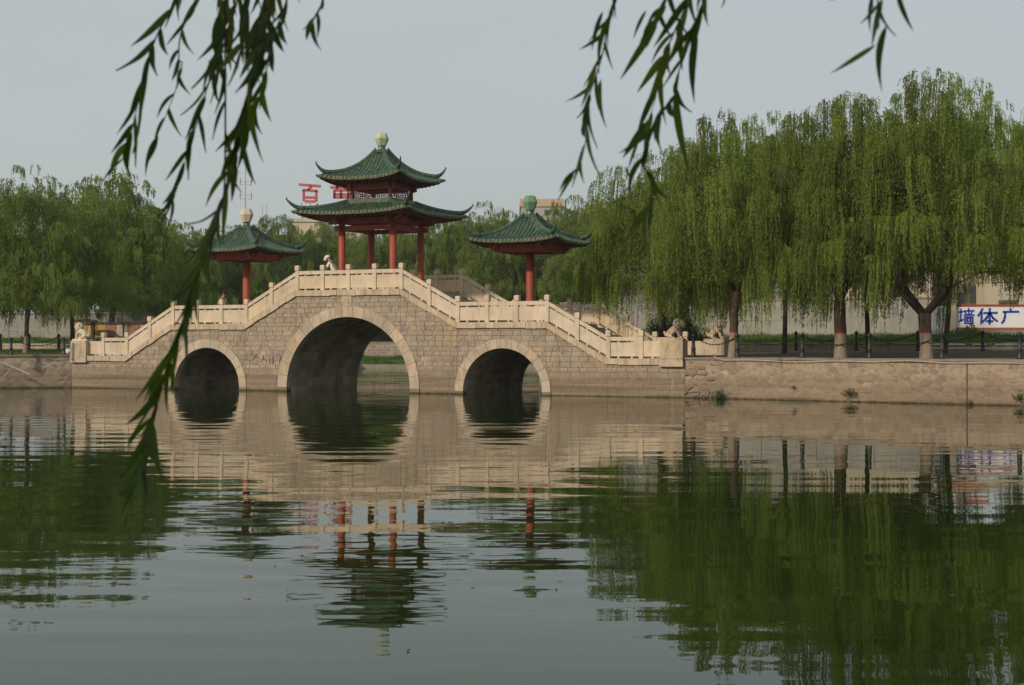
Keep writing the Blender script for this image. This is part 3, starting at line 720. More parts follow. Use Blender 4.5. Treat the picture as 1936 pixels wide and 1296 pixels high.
def lion_at(u, v, face, mat_, label):
    t = empty('stone_lion', B(u, v, ZL+.68), -TH+(0 if face > 0 else math.pi))
    tag(t, label, 'stone lion', 'stone lions on the bridge ends')
    link('body', LION[mat_], t, (0, 0, .055))
    MB().box(-.42, .42, -.22, .22, 0.0, .075).build('base_plate', mat_, t)
    mn = MB(); r2 = random.Random(5)
    mn.ball((.16, 0, .60), .165, 12, 8, .95, 1.05, 1.15)
    for i in range(150):
        a = r2.uniform(-math.pi, math.pi); p = math.asin(r2.uniform(-.95, 1)); dx, dy, dz = math.cos(a)*math.cos(p), math.sin(a)*math.cos(p), math.sin(p)
        if dx > .45: continue
        mn.ball((.16+.165*dx, .175*dy, .59+.205*dz), r2.uniform(.034, .05), 6, 4)
    mn.build('mane', mat_, t, smooth=True)
    hd = MB()
    hd.ball((.30, 0, .655), .115, 10, 6, .9, 1.05, .9); hd.ball((.405, 0, .625), .068, 9, 6, .9, 1.15, .75); hd.ball((.375, 0, .515), .07, 8, 5, 1.0, 1.1, .45)
    for s in (1, -1): hd.ball((.37, s*.07, .70), .032, 7, 5); hd.ball((.21, s*.16, .72), .05, 6, 4, .6, .5, 1)
    hd.build('muzzle', mat_, t, smooth=True)
    MB().ball((.33, -.12, .10), .07, 8, 5).build('carved_ball', mat_, t, smooth=True)
    return t
LION = {M['lion']: make_lion(M['lion']), M['lion_pale']: make_lion(M['lion_pale'])}
lion_at(14.02, .18, 1, M['lion'], 'brown stone lion on the nearer pedestal at the bridge foot by the bush')
lion_at(14.02, BW-.10, 1, M['lion'], 'stone lion on the far pedestal beside the limewashed trunk')
lion_at(-14.02, .18, -1, M['lion_pale'], 'pale cream stone lion facing away on the left end of the bridge')
def person(loc, rz, shirt, sleeves, bend, headwear, label, stride=.16):
    t = empty('person', loc, rz); tag(t, label, 'person')
    b = bend; sh = Vector((.42*math.sin(b), 0, .92+.48*math.cos(b)))
    hd_ = sh+Vector((.20*math.sin(b*1.5)+.02, 0, .21*math.cos(b*1.2)))
    hip = Vector((0, 0, .92))
    V = [hip, hip.lerp(sh, .5), sh, sh+(hd_-sh)*.42, hd_, hd_+(hd_-sh)*.35]
    E = [(0,1),(1,2),(2,3),(3,4),(4,5)]; Rd = [(.145,.11),(.135,.10),(.15,.10),.055,.092,.085]
    for s in (1, -1):
        k = len(V); sw = .16*s
        V += [sh+Vector((0, .18*s, -.03)), sh+Vector((-.03+sw, .23*s, -.30)), sh+Vector((.12+sw, .22*s, -.52)), sh+Vector((.17+sw, .21*s, -.60))]
        E += [(2,k),(k,k+1),(k+1,k+2),(k+2,k+3)]; Rd += [.055,.044,.034,.036]
        for f in range(4):
            k2 = len(V); o = sh+Vector((.19+sw, (.21*s)+(f-1.5)*.018, -.66+.008*abs(f-1)));
            V += [o, o+Vector((.015, 0, -.045))]; E += [(k+3, k2), (k2, k2+1)]; Rd += [.009, .008]
        k2 = len(V); V += [sh+Vector((.22+sw, .21*s-.03*s, -.63))]; E += [(k+3, k2)]; Rd += [.010]
    for s in (1, -1):
        k = len(V); st = stride*s
        V += [hip+Vector((0, .09*s, -.06)), Vector((st*.6+.04, .10*s, .48)), Vector((st*1.1-.02, .10*s, .09)), Vector((st*1.1+.14, .10*s, .04))]
        E += [(0,k),(k,k+1),(k+1,k+2),(k+2,k+3)]; Rd += [.088,.062,.045,.036]
    link('body', skin_mesh(V, E, Rd, 0, 'person_body', M['skin'], 2), t)
    # trousers and shirt follow the body slightly outside it
    TV = [hip+Vector((0, 0, .08)), hip]; TE = [(0,1)]; TR = [(.16,.125),(.165,.13)]
    for s in (1, -1):
        k = len(TV); st = stride*s
        TV += [hip+Vector((0, .09*s, -.08)), Vector((st*.6+.04, .10*s, .48)), Vector((st*1.1-.02, .10*s, .14))]
        TE += [(1,k),(k,k+1),(k+1,k+2)]; TR += [.105,.082,.066]
    link('trousers', skin_mesh(TV, TE, TR, 0, 'person_trousers', M['trouser'], 2), t)
    SV = [hip+Vector((0, 0, .02)), hip.lerp(sh, .5), sh+Vector((0, 0, -.02)), sh+Vector((0, 0, .04))]; SE = [(0,1),(1,2),(2,3)]; SR = [(.165,.13),(.155,.122),(.165,.115),(.08,.07)]
    for s in (1, -1):
        k = len(SV); SV += [sh+Vector((0, .17*s, -.03))]; SE += [(2, k)]; SR += [.072]
        if sleeves: SV += [sh+Vector((-.02+.1*s, .225*s, -.24))]; SE += [(k, k+1)]; SR += [.064]
    link('shirt', skin_mesh(SV, SE, SR, 1, 'person_shirt', shirt, 2), t)
    up = (hd_-sh).normalized(); c = hd_+up*.045
    face = MB(); fx = Vector((up.z, 0, -up.x))
    hr = MB().ball((c.x-.012, 0, c.z), .108, 10, 6, 1.02, .88, .95)
    if headwear: 
        hat = MB().ball((c.x, 0, c.z+.03), .118, 12, 6, 1.05, .95, .75)
        hat.tube([(c.x+.06, 0, c.z+.02), c+fx*.19+Vector((0, 0, .0))], [.085, .07], 8); hat.build('hat', M['white'], t, smooth=True)
    hr.build('hair', M['hair'], t, smooth=True)
    nose = hd_+fx*.105; face.ball((nose.x, 0, nose.z), .018, 6, 4, 1, .8, 1.2)
    for s in (1, -1): 
        e = hd_+Vector((0, s*.09, 0)); face.ball(tuple(e), .024, 6, 4, .7, .5, 1.1)
    face.build('face_features', M['skin'], t, smooth=True)
    return t
person(B(u_at(633, 3.0), 3.0, ZM-.02), -TH+math.pi, M['white'], True, .45, True, 'stooping person in white cap and white shirt beside the main pavilion column', .10)
person(B(u_at(421, 3.6), 3.6, ZP-.02), -TH, M['white'], False, .10, False, 'walking person in a white vest on the left landing of the bridge').scale = (.9, .9, .9)

# ------------------------------------------------------------------ quays and banks
QR0 = B(BG, 0); QR1 = Vector((17.2, 46.1, 0)); QR2 = QR1+(QR1-QR0).normalized()*9
QL0 = B(-BG, 0); QL1 = Vector((-24.2, 64.2, 0)); QL2 = Vector((-36, 62.0, 0))
QZ = 1.50
def voronoi(pts, w_, h_):
    P = np.array(pts); out = []
    for i, p in enumerate(P):
        d = ((P-p)**2).sum(1); idx = np.argsort(d)[1:18]
        poly = [(0, 0), (w_, 0), (w_, h_), (0, h_)]
        for j in idx:
            q = P[j]; nx, nz = q-p; m_ = (p+q)/2; poly = clip(poly, nx, nz, nx*m_[0]+nz*m_[1])
            if len(poly) < 3: break
        if len(poly) >= 3: out.append(poly)
    return out
def quay(name, p0, p1, label, rough_len, seed, left=False, sw=.37, sh=.21):
    rr = random.Random(seed)
    d = (p1-p0); L = d.length; ang = math.atan2(d.y, d.x)
    t = empty(name, (p0.x, p0.y, 0), ang); tag(t, label, 'quay wall')
    side = 1 if not left else -1
    Y = 0.0
    MB().box(0, L, .03 if side > 0 else -.9, .9 if side > 0 else -.03, -.8, QZ-.07).build('mortar_backing', M['quay_mortar'], t)
    pts = []; z_ = -.05; r_ = 0; AZ = 1.5
    while z_ < QZ-.05:
        x = rr.uniform(0, sw)
        while x < L:
            pts.append((x+rr.uniform(-.13, .13), (z_+rr.uniform(-.07, .07))*AZ)); x += sw*rr.uniform(.72, 1.35)
        z_ += sh*rr.uniform(.85, 1.1)
    cells = [[(p[0], p[1]/AZ) for p in c] for c in voronoi(pts, L, (QZ-.09)*AZ)]
    for poly in cells:
        if area(poly) < .006: continue
        cx = sum(p[0] for p in poly)/len(poly); rough = cx < rough_len; low = sum(p[1] for p in poly)/len(poly) < .75
        vs_, fs_ = stone_mesh(poly, 0.04, .06, rr, .014 if rough else (.008 if not low else .005), rr.uniform(.0, .07) if rough else rr.uniform(.0, .022), .045 if rough else .014)
        if side < 0: vs_ = [(v[0], -v[1], v[2]) for v in vs_]; fs_ = [f[::-1] for f in fs_]
        MB().add(vs_, fs_).build('stone', M['rubble'], t)
    n_ = int(L/1.1)
    for k in range(n_):
        a, b_ = L*k/n_+.004, L*(k+1)/n_-.004; j = rr.uniform(-.012, .012)
        y0, y1 = (-.03+j, .55) if side > 0 else (-.55, .03+j)
        MB().box(a, b_, y0, y1, QZ-.08, QZ+rr.uniform(0, .008)).build('edge_slab', M['paving'], t)
    return t
# right quay runs towards the camera to the right; its front faces -y in its own frame
quay('quay_wall', QR0, QR1+(QR1-QR0).normalized()*1.5, 'long rubble stone retaining wall right of the bridge under the willows', 1.15, 11)
quay('quay_wall', QL1+(QL1-QL0)*.6, QL0, 'rubble stone retaining wall left of the bridge below the lawn', 0, 12)
_kk = (1828-CX)/F; _q = (QR1-QR0).normalized(); _t = (_kk*QR0.y-QR0.x)/(_q.x-_kk*_q.y)
for o in [o for o in COL.objects if o.name == 'quay_wall']: MB().box(_t-.007, _t+.007, -.02, .05, -.1, QZ-.09).build('expansion_joint', M['ink'], o)
# right bank ground: promenade, dark verge, low brick wall, grass bank, boundary wall
BR0 = Vector((537/F*66, 66, 0)); BR1 = Vector((890/F*62, 62, 0)); bd = (BR1-BR0).normalized(); bn = Vector((-bd.y, bd.x, 0))
def br(t, d, z=0.0): p = BR0+bd*t+bn*d; return Vector((p.x, p.y, z))
def sheet(name, polys, mat_, label, kind='structure', cat='ground'):
    mb = MB()
    for p in polys: mb.add(p, [tuple(range(len(p)))])
    o = mb.build(name, mat_); tag(o, label, cat, kind=kind); return o
qd = (QR1-QR0).normalized(); qn = Vector((-qd.y, qd.x, 0))
def qr(t, d, z): p = QR0+qd*t+qn*d; return Vector((p.x, p.y, z))
sheet('promenade', [[qr(-.1, .5, QZ-.006), qr(24, .5, QZ-.006), qr(24, 2.4, QZ+.0), qr(-.1, 2.4, QZ+.0)],
                    [B(BG, -.1+.0, QZ-.01), B(BG, BW+3, QZ-.01), qr(3.2, 2.4, QZ-.01), qr(-.1, .5, QZ-.012)]], M['paving'], 'worn stone promenade along the top of the right quay')
sheet('verge', [[qr(-.4, 2.4, QZ-.002), qr(24, 2.4, QZ-.002), br(16, 1.4, 1.69), br(-12, 1.4, 1.69)]], M['soil'], 'dark shaded verge under the willows on the right bank')
lw = empty('planter_wall', br(-14, 1.5, 1.62), math.atan2(bd.y, bd.x)); tag(lw, 'low pale block wall holding the grass bank on the right', 'low wall')
r3 = random.Random(21); brick_me = None
for row in range(2):
    x = -.3 if row else 0
    while x < 30:
        L = r3.uniform(.42, .62); MB().box(x+.008, x+L-.008, r3.uniform(-.015, .0), .22, .02+row*.17, .02+row*.17+.16).build('block', M['coping'], lw); x += L
x = 0
while x < 30: L = r3.uniform(.8, 1.2); MB().box(x+.006, x+L-.006, -.05, .26, .365, .43+r3.uniform(-.01, .01)).build('cap_stone', M['coping'], lw); x += L
sheet('grass_bank', [[br(-14, 1.72, 2.0), br(18, 1.72, 2.0), br(18, 9.2, 2.42), br(-14, 9.2, 2.42)]], M['turf'], 'sloping grass bank under the boundary wall on the right')
def blades(name, quad, n_, hmin, hmax, mat_, label, seed):
    rg = np.random.default_rng(seed); a, b_, c, d = [np.array(q) for q in quad]
    s, t = rg.random(n_)[:, None], rg.random(n_)[:, None]
    p = (a*(1-s)+b_*s)*(1-t)+(d*(1-s)+c*s)*t
    clump = (np.sin(p[:, :1]*2.1+p[:, 1:2]*1.3)+np.sin(p[:, :1]*.7-p[:, 1:2]*2.9))*.25+.6
    h = rg.uniform(hmin, hmax, (n_, 1))*clump; ang = rg.uniform(0, 6.28, (n_, 1)); wd = h*.10+.008
    dx = np.concatenate([np.cos(ang), np.sin(ang), 0*ang], 1)*wd; ln = rg.normal(0, .35, (n_, 3))*h; ln[:, 2:] = h
    co = np.stack([p-dx, p+dx, p+ln], 1).reshape(-1, 3)
    o = link(name, np_mesh(name, co, 3, mat_, rg.random(n_))); return tag(o, label, 'grass', kind='stuff')
blades('grass', [br(-12, 1.75, 2.0), br(17, 1.75, 2.0), br(17, 9.2, 2.42), br(-12, 9.2, 2.42)], 26000, .08, .26, M['grass'], 'tufted green grass on the bank below the boundary wall', 4)
# boundary wall (right): panels between piers
_kk = (1766-CX)/F; _p = BR0+bn*9.3; _t = (_kk*_p.y-_p.x)/(bd.x-_kk*bd.y); NPW = 7
wl = empty('boundary_wall', br(_t-3.0*NPW, 9.3, 2.2), math.atan2(bd.y, bd.x)); tag(wl, 'grey rendered boundary wall with a joint line behind the right willows', 'wall')
for k in range(NPW):
    MB().box(k*3.0+.012, k*3.0+2.988, 0, .24, 0, .98).build('panel', M['render'], wl)
    MB().box(k*3.0+.012, k*3.0+2.988, .012, .24, .995, 2.05).build('panel', M['render'], wl)
MB().box(0, 3.0*NPW, -.04, .28, 2.055, 2.13).build('wall_cap', M['concrete'], wl)
# left bank
sheet('lawn', [[QL0+Vector((0, .5, QZ-.006)), QL0+Vector((-90, -8.85, QZ-.006)), Vector((-110, 76.5, 1.69)), Vector((-16.5, 76.5, 1.69)), B(-BG, BW, QZ)]], M['turf'], 'dark shaded lawn behind the left quay')
blades('grass', [(-34, 64.4, 1.5), (-20.5, 66.5, 1.5), (-18, 76, 1.69), (-34, 76, 1.69)], 14000, .03, .10, M['grass'], 'short lawn grass between the left quay and the low wall', 5)
lw = empty('planter_wall', (-44, 76.6, 1.62)); tag(lw, 'low pale block wall behind the left lawn', 'low wall')
for row in range(2):
    x = -.3 if row else 0
    while x < 27:
        L = r3.uniform(.42, .62)
        if x > 14: MB().box(x+.008, x+L-.008, r3.uniform(-.015, .0), .22, .02+row*.15, .02+row*.15+.14).build('block', M['coping'], lw)
        x += L
MB().box(0, 14.2, 0, .2, .02, .32).build('buried_run', M['coping'], lw)
MB().box(0, 27, -.04, .26, .325, .38).build('wall_cap', M['coping'], lw)
sheet('grass_bank', [[Vector((-60, 76.8, 1.95)), Vector((-16, 76.8, 1.95)), Vector((-14, 90, 2.3)), Vector((-62, 90, 2.3))]], M['turf'], 'grass strip between the left low wall and grey wall')
blades('grass', [(-36, 76.9, 1.95), (-17, 76.9, 1.95), (-17, 89, 2.28), (-36, 89, 2.28)], 14000, .1, .3, M['grass'], 'longer grass in front of the left grey wall', 6)
wl = empty('boundary_wall', (-52, 89, 2.1)); tag(wl, 'grey rendered boundary wall in the shade of the left willows', 'wall')
for k in range(14):
    MB().box(k*3.0+.012, k*3.0+2.988, 0, .24, 0, .75).build('panel', M['render'], wl); MB().box(k*3.0+.012, k*3.0+2.988, .012, .24, .765, 1.7).build('panel', M['render'], wl)
MB().box(0, 42, -.04, .28, 1.705, 1.77).build('wall_cap', M['concrete'], wl)
# far bank behind the bridge
MB().box(-60, 70, 113.5, 116, -.8, .32).build('bank_edge', M['concrete']); tag(bpy.data.objects['bank_edge'], 'concrete edge of the far bank seen through the arches', 'bank edge', kind='structure')
sheet('far_bank', [[Vector((-60, 114.2, .325)), Vector((70, 114.2, .325)), Vector((70, 117.5, .92)), Vector((-60, 117.5, .92))]], M['turf'], 'green grass slope on the far bank seen through the main arch')
blades('grass', [(-16, 114.3, .33), (6, 114.3, .33), (6, 117.4, .9), (-16, 117.4, .9)], 9000, .2, .42, M['grass'], 'bright green grass on the far bank slope', 7)
fw = empty('brick_wall', (-26, 117.6, .85)); tag(fw, 'weathered pinkish block wall on the far bank behind the main arch', 'wall')
for row in range(5):
    x = -.4*(row % 2)
    while x < 34:
        L = .8; 
        if 10 < x < 24: MB().box(x+.01, x+L-.01, r3.uniform(-.02, .0), .25, row*.235, row*.235+.225).build('block', M['stone'], fw)
        x += L
MB().box(0, 9.6, 0, .25, 0, 1.17).build('wall_run', M['stone'], fw); MB().box(25.2, 60, 0, .25, 0, 1.17).build('wall_run', M['stone'], fw)
MB().box(0, 60, -.06, .3, 1.18, 1.26).build('wall_cap', M['concrete'], fw)
sheet('ground', [[Vector((-430, 117.9, 2.0)), Vector((430, 117.9, 2.0)), Vector((430, 430, 2.0)), Vector((-430, 430, 2.0))],
                 [Vector((-430, 90, 1.99)), Vector((-14, 90, 1.99)), Vector((-14, 118, 1.99)), Vector((-430, 118, 1.99))],
                 [Vector((-430, -60, 1.3)), Vector((-60, -60, 1.3)), Vector((-60, 90, 1.9)), Vector((-430, 90, 1.9))],
                 [br(-16, 9.4, 2.0), br(26, 9.4, 2.0), Vector((60, 117.9, 2.0)), Vector((8, 117.9, 2.0))],
                 [Vector((140, -60, 1.3)), Vector((430, -60, 1.3)), Vector((430, 118, 1.9)), Vector((140, 118, 1.9))],
                 [qr(24, .5, QZ-.01), Vector((140, 20, QZ)), Vector((140, 118, 1.9)), Vector((60, 117.9, 1.95)), br(26, 9.4, 1.95), br(16, 1.4, 1.67)]], M['turf'], 'flat grassy ground running back behind the banks')
def bank_wall(name, pts, label):
    mb = MB()
    for p, q in zip(pts[:-1], pts[1:]): mb.add([(p.x, p.y, -.8), (q.x, q.y, -.8), (q.x, q.y, q.z), (p.x, p.y, p.z)], [(0, 1, 2, 3)])
    tag(mb.build(name, M['concrete']), label, 'bank wall', kind='structure')
bank_wall('channel_wall', [B(-BG, BW-.1, QZ), Vector((-16.5, 76.5, 1.69)), Vector((-16, 76.8, 1.95)), Vector((-14, 90, 2.3)), Vector((-14, 118, 2.0))], 'concrete bank wall behind the bridge on the left')
bank_wall('channel_wall', [B(BG, BW-.1, QZ), br(-14, 1.35, 1.69), br(-14, 1.72, 2.0), br(-14, 9.2, 2.42), Vector((8, 117.9, 2.0))], 'concrete bank wall behind the bridge on the right')
bank_wall('bank_wall', [QL0+Vector((-90, -8.9, QZ)), Vector((QL1.x, QL1.y+.3, QZ-.08))], 'plain bank wall continuing the left quay')
fg = empty('boundary_wall', (-22, 133, 2.0)); tag(fg, 'long grey wall under the far willows behind the bridge', 'wall')
for k in range(20): MB().box(k*3+.012, k*3+2.988, 0, .24, 0, 2.2).build('panel', M['render'], fg)
near = MB().box(-60, 60, -40, 2.4, -.8, .45); near.build('near_bank', M['soil']); tag(bpy.data.objects['near_bank'], 'near bank where the viewer stands under the willow', 'bank', kind='structure')

# bollards and chains
prof = [(.11,0),(.11,.05),(.085,.08),(.078,.30),(.088,.31),(.088,.34),(.072,.36),(.058,.74),(.075,.76),(.085,.79),(.085,.82),(.05,.85),(.03,.89),(.01,.905)]
BOL = MB().lathe(prof, 14).mesh('bollard', M['iron'], True)
COLR = MB().lathe([(.09, .775), (.098, .79), (.098, .815), (.09, .83)], 14).mesh('bollard_collar', M['iron'], True)
def bollard(p, label, grp, s=1.0):
    o = empty('bollard', p); o.scale = (s, s, s); tag(o, label, 'bollard', grp); link('shaft', BOL, o); link('collar', COLR, o); return o
def chain(p, q, label, grp, sag=.30):
    mb = MB(); pts = []
    for i in range(15):
        t = i/14; c = Vector(p).lerp(Vector(q), t); c.z -= sag*4*t*(1-t); pts.append(c)
    # links: alternating flat ovals read as a chain
    for i in range(14):
        a, b_ = pts[i], pts[i+1]; n_ = max(2, int((b_-a).length/.07))
        for k in range(n_):
            c0 = a.lerp(b_, k/n_); c1 = a.lerp(b_, (k+1.25)/n_); mb.bar(c0, c1, .042 if k % 2 else .016, .016 if k % 2 else .042)
    o = mb.build('chain', M['chain']); return tag(o, label, 'chain', grp)
def row_of(pxs, Ys, zb_, label_fn, grp, s=1.0, chains=True, clab='', sag=.3):
    ps = []
    for i, (px, Y) in enumerate(zip(pxs, Ys)):
        p = Vector(((px-CX)/F*Y, Y, zb_)); bollard(p, label_fn[i], grp, s); ps.append(p+Vector((0, 0, .80*s)))
    if chains:
        for i in range(len(ps)-1): chain(ps[i], ps[i+1], clab[i], grp.replace('bollards', 'chains'), sag)
    return ps
def zq(px, d):        # depth where the pixel column meets the line d behind the right quay edge
    k = (px-CX)/F; p0 = QR0+qn*d; t = (k*p0.y-p0.x)/(qd.x-k*qd.y); return p0.y+qd.y*t
fp = [1311, 1394, 1517, 1644, 1781, 1928]
row_of(fp, [zq(p, .45) for p in fp], QZ+.005,
       ['black iron bollard next to the pedestal with the right front lion', 'black iron bollard touching the limewashed trunk nearest the bridge', 'black bollard on the quay edge midway between two limewashed trunks',
        'black bollard in front of the thin dark trunk on the quay edge', 'black bollard on the quay edge just right of the forked willow', 'black bollard at the right edge of the picture on the quay edge'],
       'bollards along the right quay edge', 1.0, True,
       ['chain sagging across the far lion pedestal', 'front chain leaving the trunk nearest the bridge', 'front chain passing the thick leaning limewashed trunk', 'front chain crossing the forked willow trunk', 'front chain below the blue lettered sign'], .34)
bp = [1505, 1619, 1735, 1858, 1985]
row_of(bp, [66.0, 64.7, 63.4, 62.0, 60.7], 1.685,
       ['black bollard on the verge beside the thin dark trunk', 'rear black bollard just right of the thick leaning trunk', 'rear black bollard left of the forked willow trunk', 'rear black bollard below the blue lettered sign', 'rear black bollard beyond the right edge'],
       'bollards along the right verge', 1.0, True,
       ['rear chain behind the thick leaning trunk', 'rear chain in front of the grey wall left of the fork', 'rear chain behind the forked willow', 'rear chain under the right end of the sign'], .36)
lp = [21, 121]; 
row_of(lp, [64.2, 65.0], QZ+.005, ['black bollard in front of the thin limewashed willow on the left quay', 'black bollard next to the pale lion at the left bridge end'], 'bollards along the left quay edge', .88, True, ['front chain between the two left quay bollards'], .3)
lbp = [1, 55, 111, 166]
row_of(lbp, [75]*4, 1.685, ['rear black bollard at the left edge of the picture', 'rear black bollard right beside the left limewashed trunk', 'rear black bollard left of the pale lion', 'rear black bollard behind the pale lion'], 'bollards along the left verge', .92, True,
       ['rear chain behind the left limewashed trunk', 'rear chain across the pale low wall on the left', 'rear chain behind the pale lion'], .34)

# hose, pole, sack
hp = [at(1350, 676, zq(1350, -.05))+Vector((0, 0, .0))]
pts = []
for i, px in enumerate(range(1350, 1945, 18)):
    Y = zq(px, -.06); k = (px-CX)/F*Y; pts.append(Vector((k, Y, QZ-.10+.03*math.sin(i*.55)*math.sin(i*.21)+(.0 if i else .14))))
tag(MB().tube(pts, .014, 6).build('hose', M['hose'], smooth=True), 'thin white hose laid along the top of the right quay wall', 'hose')
a, b_ = at(-6, 678, 64.4), at(60, 707, 64.6)
a.y, b_.y = 63.9, 64.3
tag(MB().bar(a, b_, .05, .05).build('pole', M['hose']), 'pale pole leaning diagonally down the left quay wall', 'pole')
sk = MB().ball((0, 0, .13), .2, 12, 7, 1.25, .8, .7); p = B(-BG-.30, -.02, QZ)
rs = random.Random(9)
sk.v = [(x+rs.uniform(-.02, .02), y+rs.uniform(-.02, .02), z_+rs.uniform(-.02, .02)) for x, y, z_ in sk.v]
o = sk.build('sack', M['bag'], None, p+Vector((0, .2, 0)), True); tag(o, 'crumpled white sack on the left quay corner beside the bridge', 'sack')
# notice board on the left
nb = empty('notice_board', Vector(((166-CX)/F*82, 82, 2.1))); tag(nb, 'dark roofed notice board with yellow posters behind the pale lion', 'notice board')
for x in (-.35, .25): MB().box(x-.07, x+.07, -.05, .05, -.3, 1.10).build('post', M['wood'], nb)
MB().prism([(-.75, 1.10), (.45, 1.10), (.55, 1.16), (.3, 1.26), (-.6, 1.26), (-.85, 1.16)], -.25, .25).build('board_roof', M['wood'], nb)
MB().box(-.28, .18, -.03, .03, .35, 1.05).build('poster', M['poster_y'], nb)
nf = empty('display_board', Vector(((204-CX)/F*83, 83, 2.1))); tag(nf, 'long display board of faded orange and red posters left of the bridge stair', 'notice board')
MB().box(-.85, 2.6, -.1, .1, 1.02, 1.12).build('board_roof', M['wood'], nf)
for k, (x0, x1, mm) in enumerate(((-.75, -.15, 'poster_y'), (-.1, .45, 'poster_r'), (.5, 1.1, 'poster_w'), (1.15, 1.8, 'poster_r'), (1.85, 2.5, 'poster_w'))): MB().box(x0, x1, -.03, .03, .32, 1.01).build('poster', M[mm], nf)
for x in (-.8, .9, 2.5): MB().box(x-.04, x+.04, -.06, .06, -.3, 1.02).build('post', M['wood'], nf)

# ------------------------------------------------------------------ buildings, sign, masts
def building(name, px0, px1, pytop, Y, depth, wall, label, wins=(), zbase=2.0, parapet=None, roofm=None, cat='building'):
    x0, x1 = (px0-CX)/F*Y, (px1-CX)/F*Y; zt = H+(CY-pytop)/F*Y
    t = empty(name, ((x0+x1)/2, Y, zbase)); tag(t, label, cat); hw_ = (x1-x0)/2
    MB().box(-hw_, hw_, 0, depth, 0, zt-zbase).build('wall', M[wall], t)
    MB().box(-hw_-.15, hw_+.15, -.15, depth+.15, zt-zbase, zt-zbase+(parapet or .35)).build('roof', M[roofm or wall], t)
    for (a, b_, c, d) in wins:        # pixel boxes of windows
        wx0, wx1 = (a-CX)/F*Y-(x0+x1)/2, (b_-CX)/F*Y-(x0+x1)/2; wz1, wz0 = H+(CY-c)/F*Y-zbase, H+(CY-d)/F*Y-zbase
        wf = MB().box(wx0-.07, wx1+.07, -.05, .06, wz0-.07, wz1+.07).build('window', M['frame'], t)
        n_ = max(1, round((wx1-wx0)/.55))
        for k in range(n_):
            a_, c_ = wx0+(wx1-wx0)*k/n_+.03, wx0+(wx1-wx0)*(k+1)/n_-.03
            MB().box(a_, c_, -.065, -.0, wz0+.03, (wz0+wz1)/2-.02).build('pane', M['glass'], wf); MB().box(a_, c_, -.065, -.0, (wz0+wz1)/2+.02, wz1-.03).build('pane', M['glass'], wf)
    return t, hw_, zt-zbase
building('building', 1535, 1762, 478, 76.5, 8, 'cream', 'cream single storey building behind the boundary wall with a small barred window', [(1684, 1721, 556, 577)], 2.2)
building('building', 1190, 1528, 508, 78.0, 8, 'render', 'long grey low building in the shade behind the right willows', [(1300, 1330, 556, 576), (1420, 1450, 552, 572)], 2.2)
building('building', 1798, 1862, 505, 79.0, 8, 'pinkwall', 'shadowed building with red window trim above the blue lettered sign', [(1812, 1826, 556, 574), (1832, 1858, 540, 574)], 2.2, .3, 'redpaint')
building('building', 1862, 2010, 514, 77.5, 9, 'cream', 'pale gabled shed at the right edge above the sign', [(1890, 1921, 570, 576)], 2.2, .25)
sh_ = empty('roller_shutter', Vector(((1779-CX)/F*72.0, 72.0, 2.25))); tag(sh_, 'grey corrugated metal shutter between the forked willow and the sign', 'shutter')
for k in range(12): MB().prism([(-.42, k*.135), (.42, k*.135), (.42, k*.135+.128), (-.42, k*.135+.128)], -.02-.02*(k % 2), .06).build('slat', M['shutter'], sh_)
gp_ = empty('gate_pillar', Vector(((1800-CX)/F*71.5, 71.5, 2.1))); tag(gp_, 'pale square pillar left of the blue lettered sign', 'pillar')
MB().box(-.15, .15, -.15, .15, 0, 1.95).build('shaft', M['cream'], gp_); MB().box(-.2, .2, -.2, .2, 1.95, 2.03).build('cap', M['concrete'], gp_)
SY = 71.6
sg = empty('sign_board', Vector(((1880-CX)/F*SY, SY, 2.2))); tag(sg, 'white painted sign with large blue Chinese characters and red borders', 'sign')
def sgx(px): return (px-1880)/F*SY
def sgz(py): return H+(CY-py)/F*SY-2.2
MB().box(sgx(1804), sgx(1962), 0, .12, sgz(619.2), sgz(580.5)).build('panel', M['signwhite'], sg)
MB().box(sgx(1804), sgx(1962), -.02, .14, sgz(580.2), sgz(576)).build('top_border', M['redpaint'], sg)
MB().box(sgx(1804), sgx(1962), -.01, .13, sgz(624), sgz(620.6)).build('bottom_border', M['redpaint'], sg)
MB().box(sgx(1804), sgx(1962), .0, .13, sgz(632), sgz(624.2)).build('footing', M['concrete'], sg)
def glyph(lines, px0, py0, sc_, wd, name):     # pixel strokes read off the zoomed photograph (scale 11.66, origin 1770,540)
    def cv(x, y): return (sgx(1770+x/11.663), sgz(540+y/11.663))
    o = strokes([[cv(*p) for p in ln] for ln in lines], -.010, wd, name, M['signblue'], sg)
    return o
glyph([[(495,590),(605,580)],[(545,520),(540,780)],[(500,800),(600,750)],                                    # 墙
       [(620,565),(835,560)],[(715,510),(715,645)],[(640,590),(665,635)],[(790,585),(760,635)],[(610,655),(835,655)],
       [(635,695),(635,845)],[(635,700),(805,700)],[(805,700),(805,845)],[(635,835),(805,835)],[(680,735),(760,735)],[(680,735),(680,790)],[(760,735),(760,790)],[(680,790),(760,790)]], 0, 0, 1, .082, 'character')
glyph([[(1020,515),(985,590),(925,670)],[(1000,610),(995,845)],[(1050,610),(1340,605)],[(1180,510),(1175,850)],   # 体
       [(1165,620),(1110,720),(1030,800)],[(1190,620),(1250,720),(1345,790)],[(1110,790),(1250,790)]], 0, 0, 1, .112, 'character')
glyph([[(1630,515),(1650,560)],[(1480,585),(1815,580)],[(1520,590),(1515,700),(1490,780),(1450,830)]], 0, 0, 1, .112, 'character')   # 广
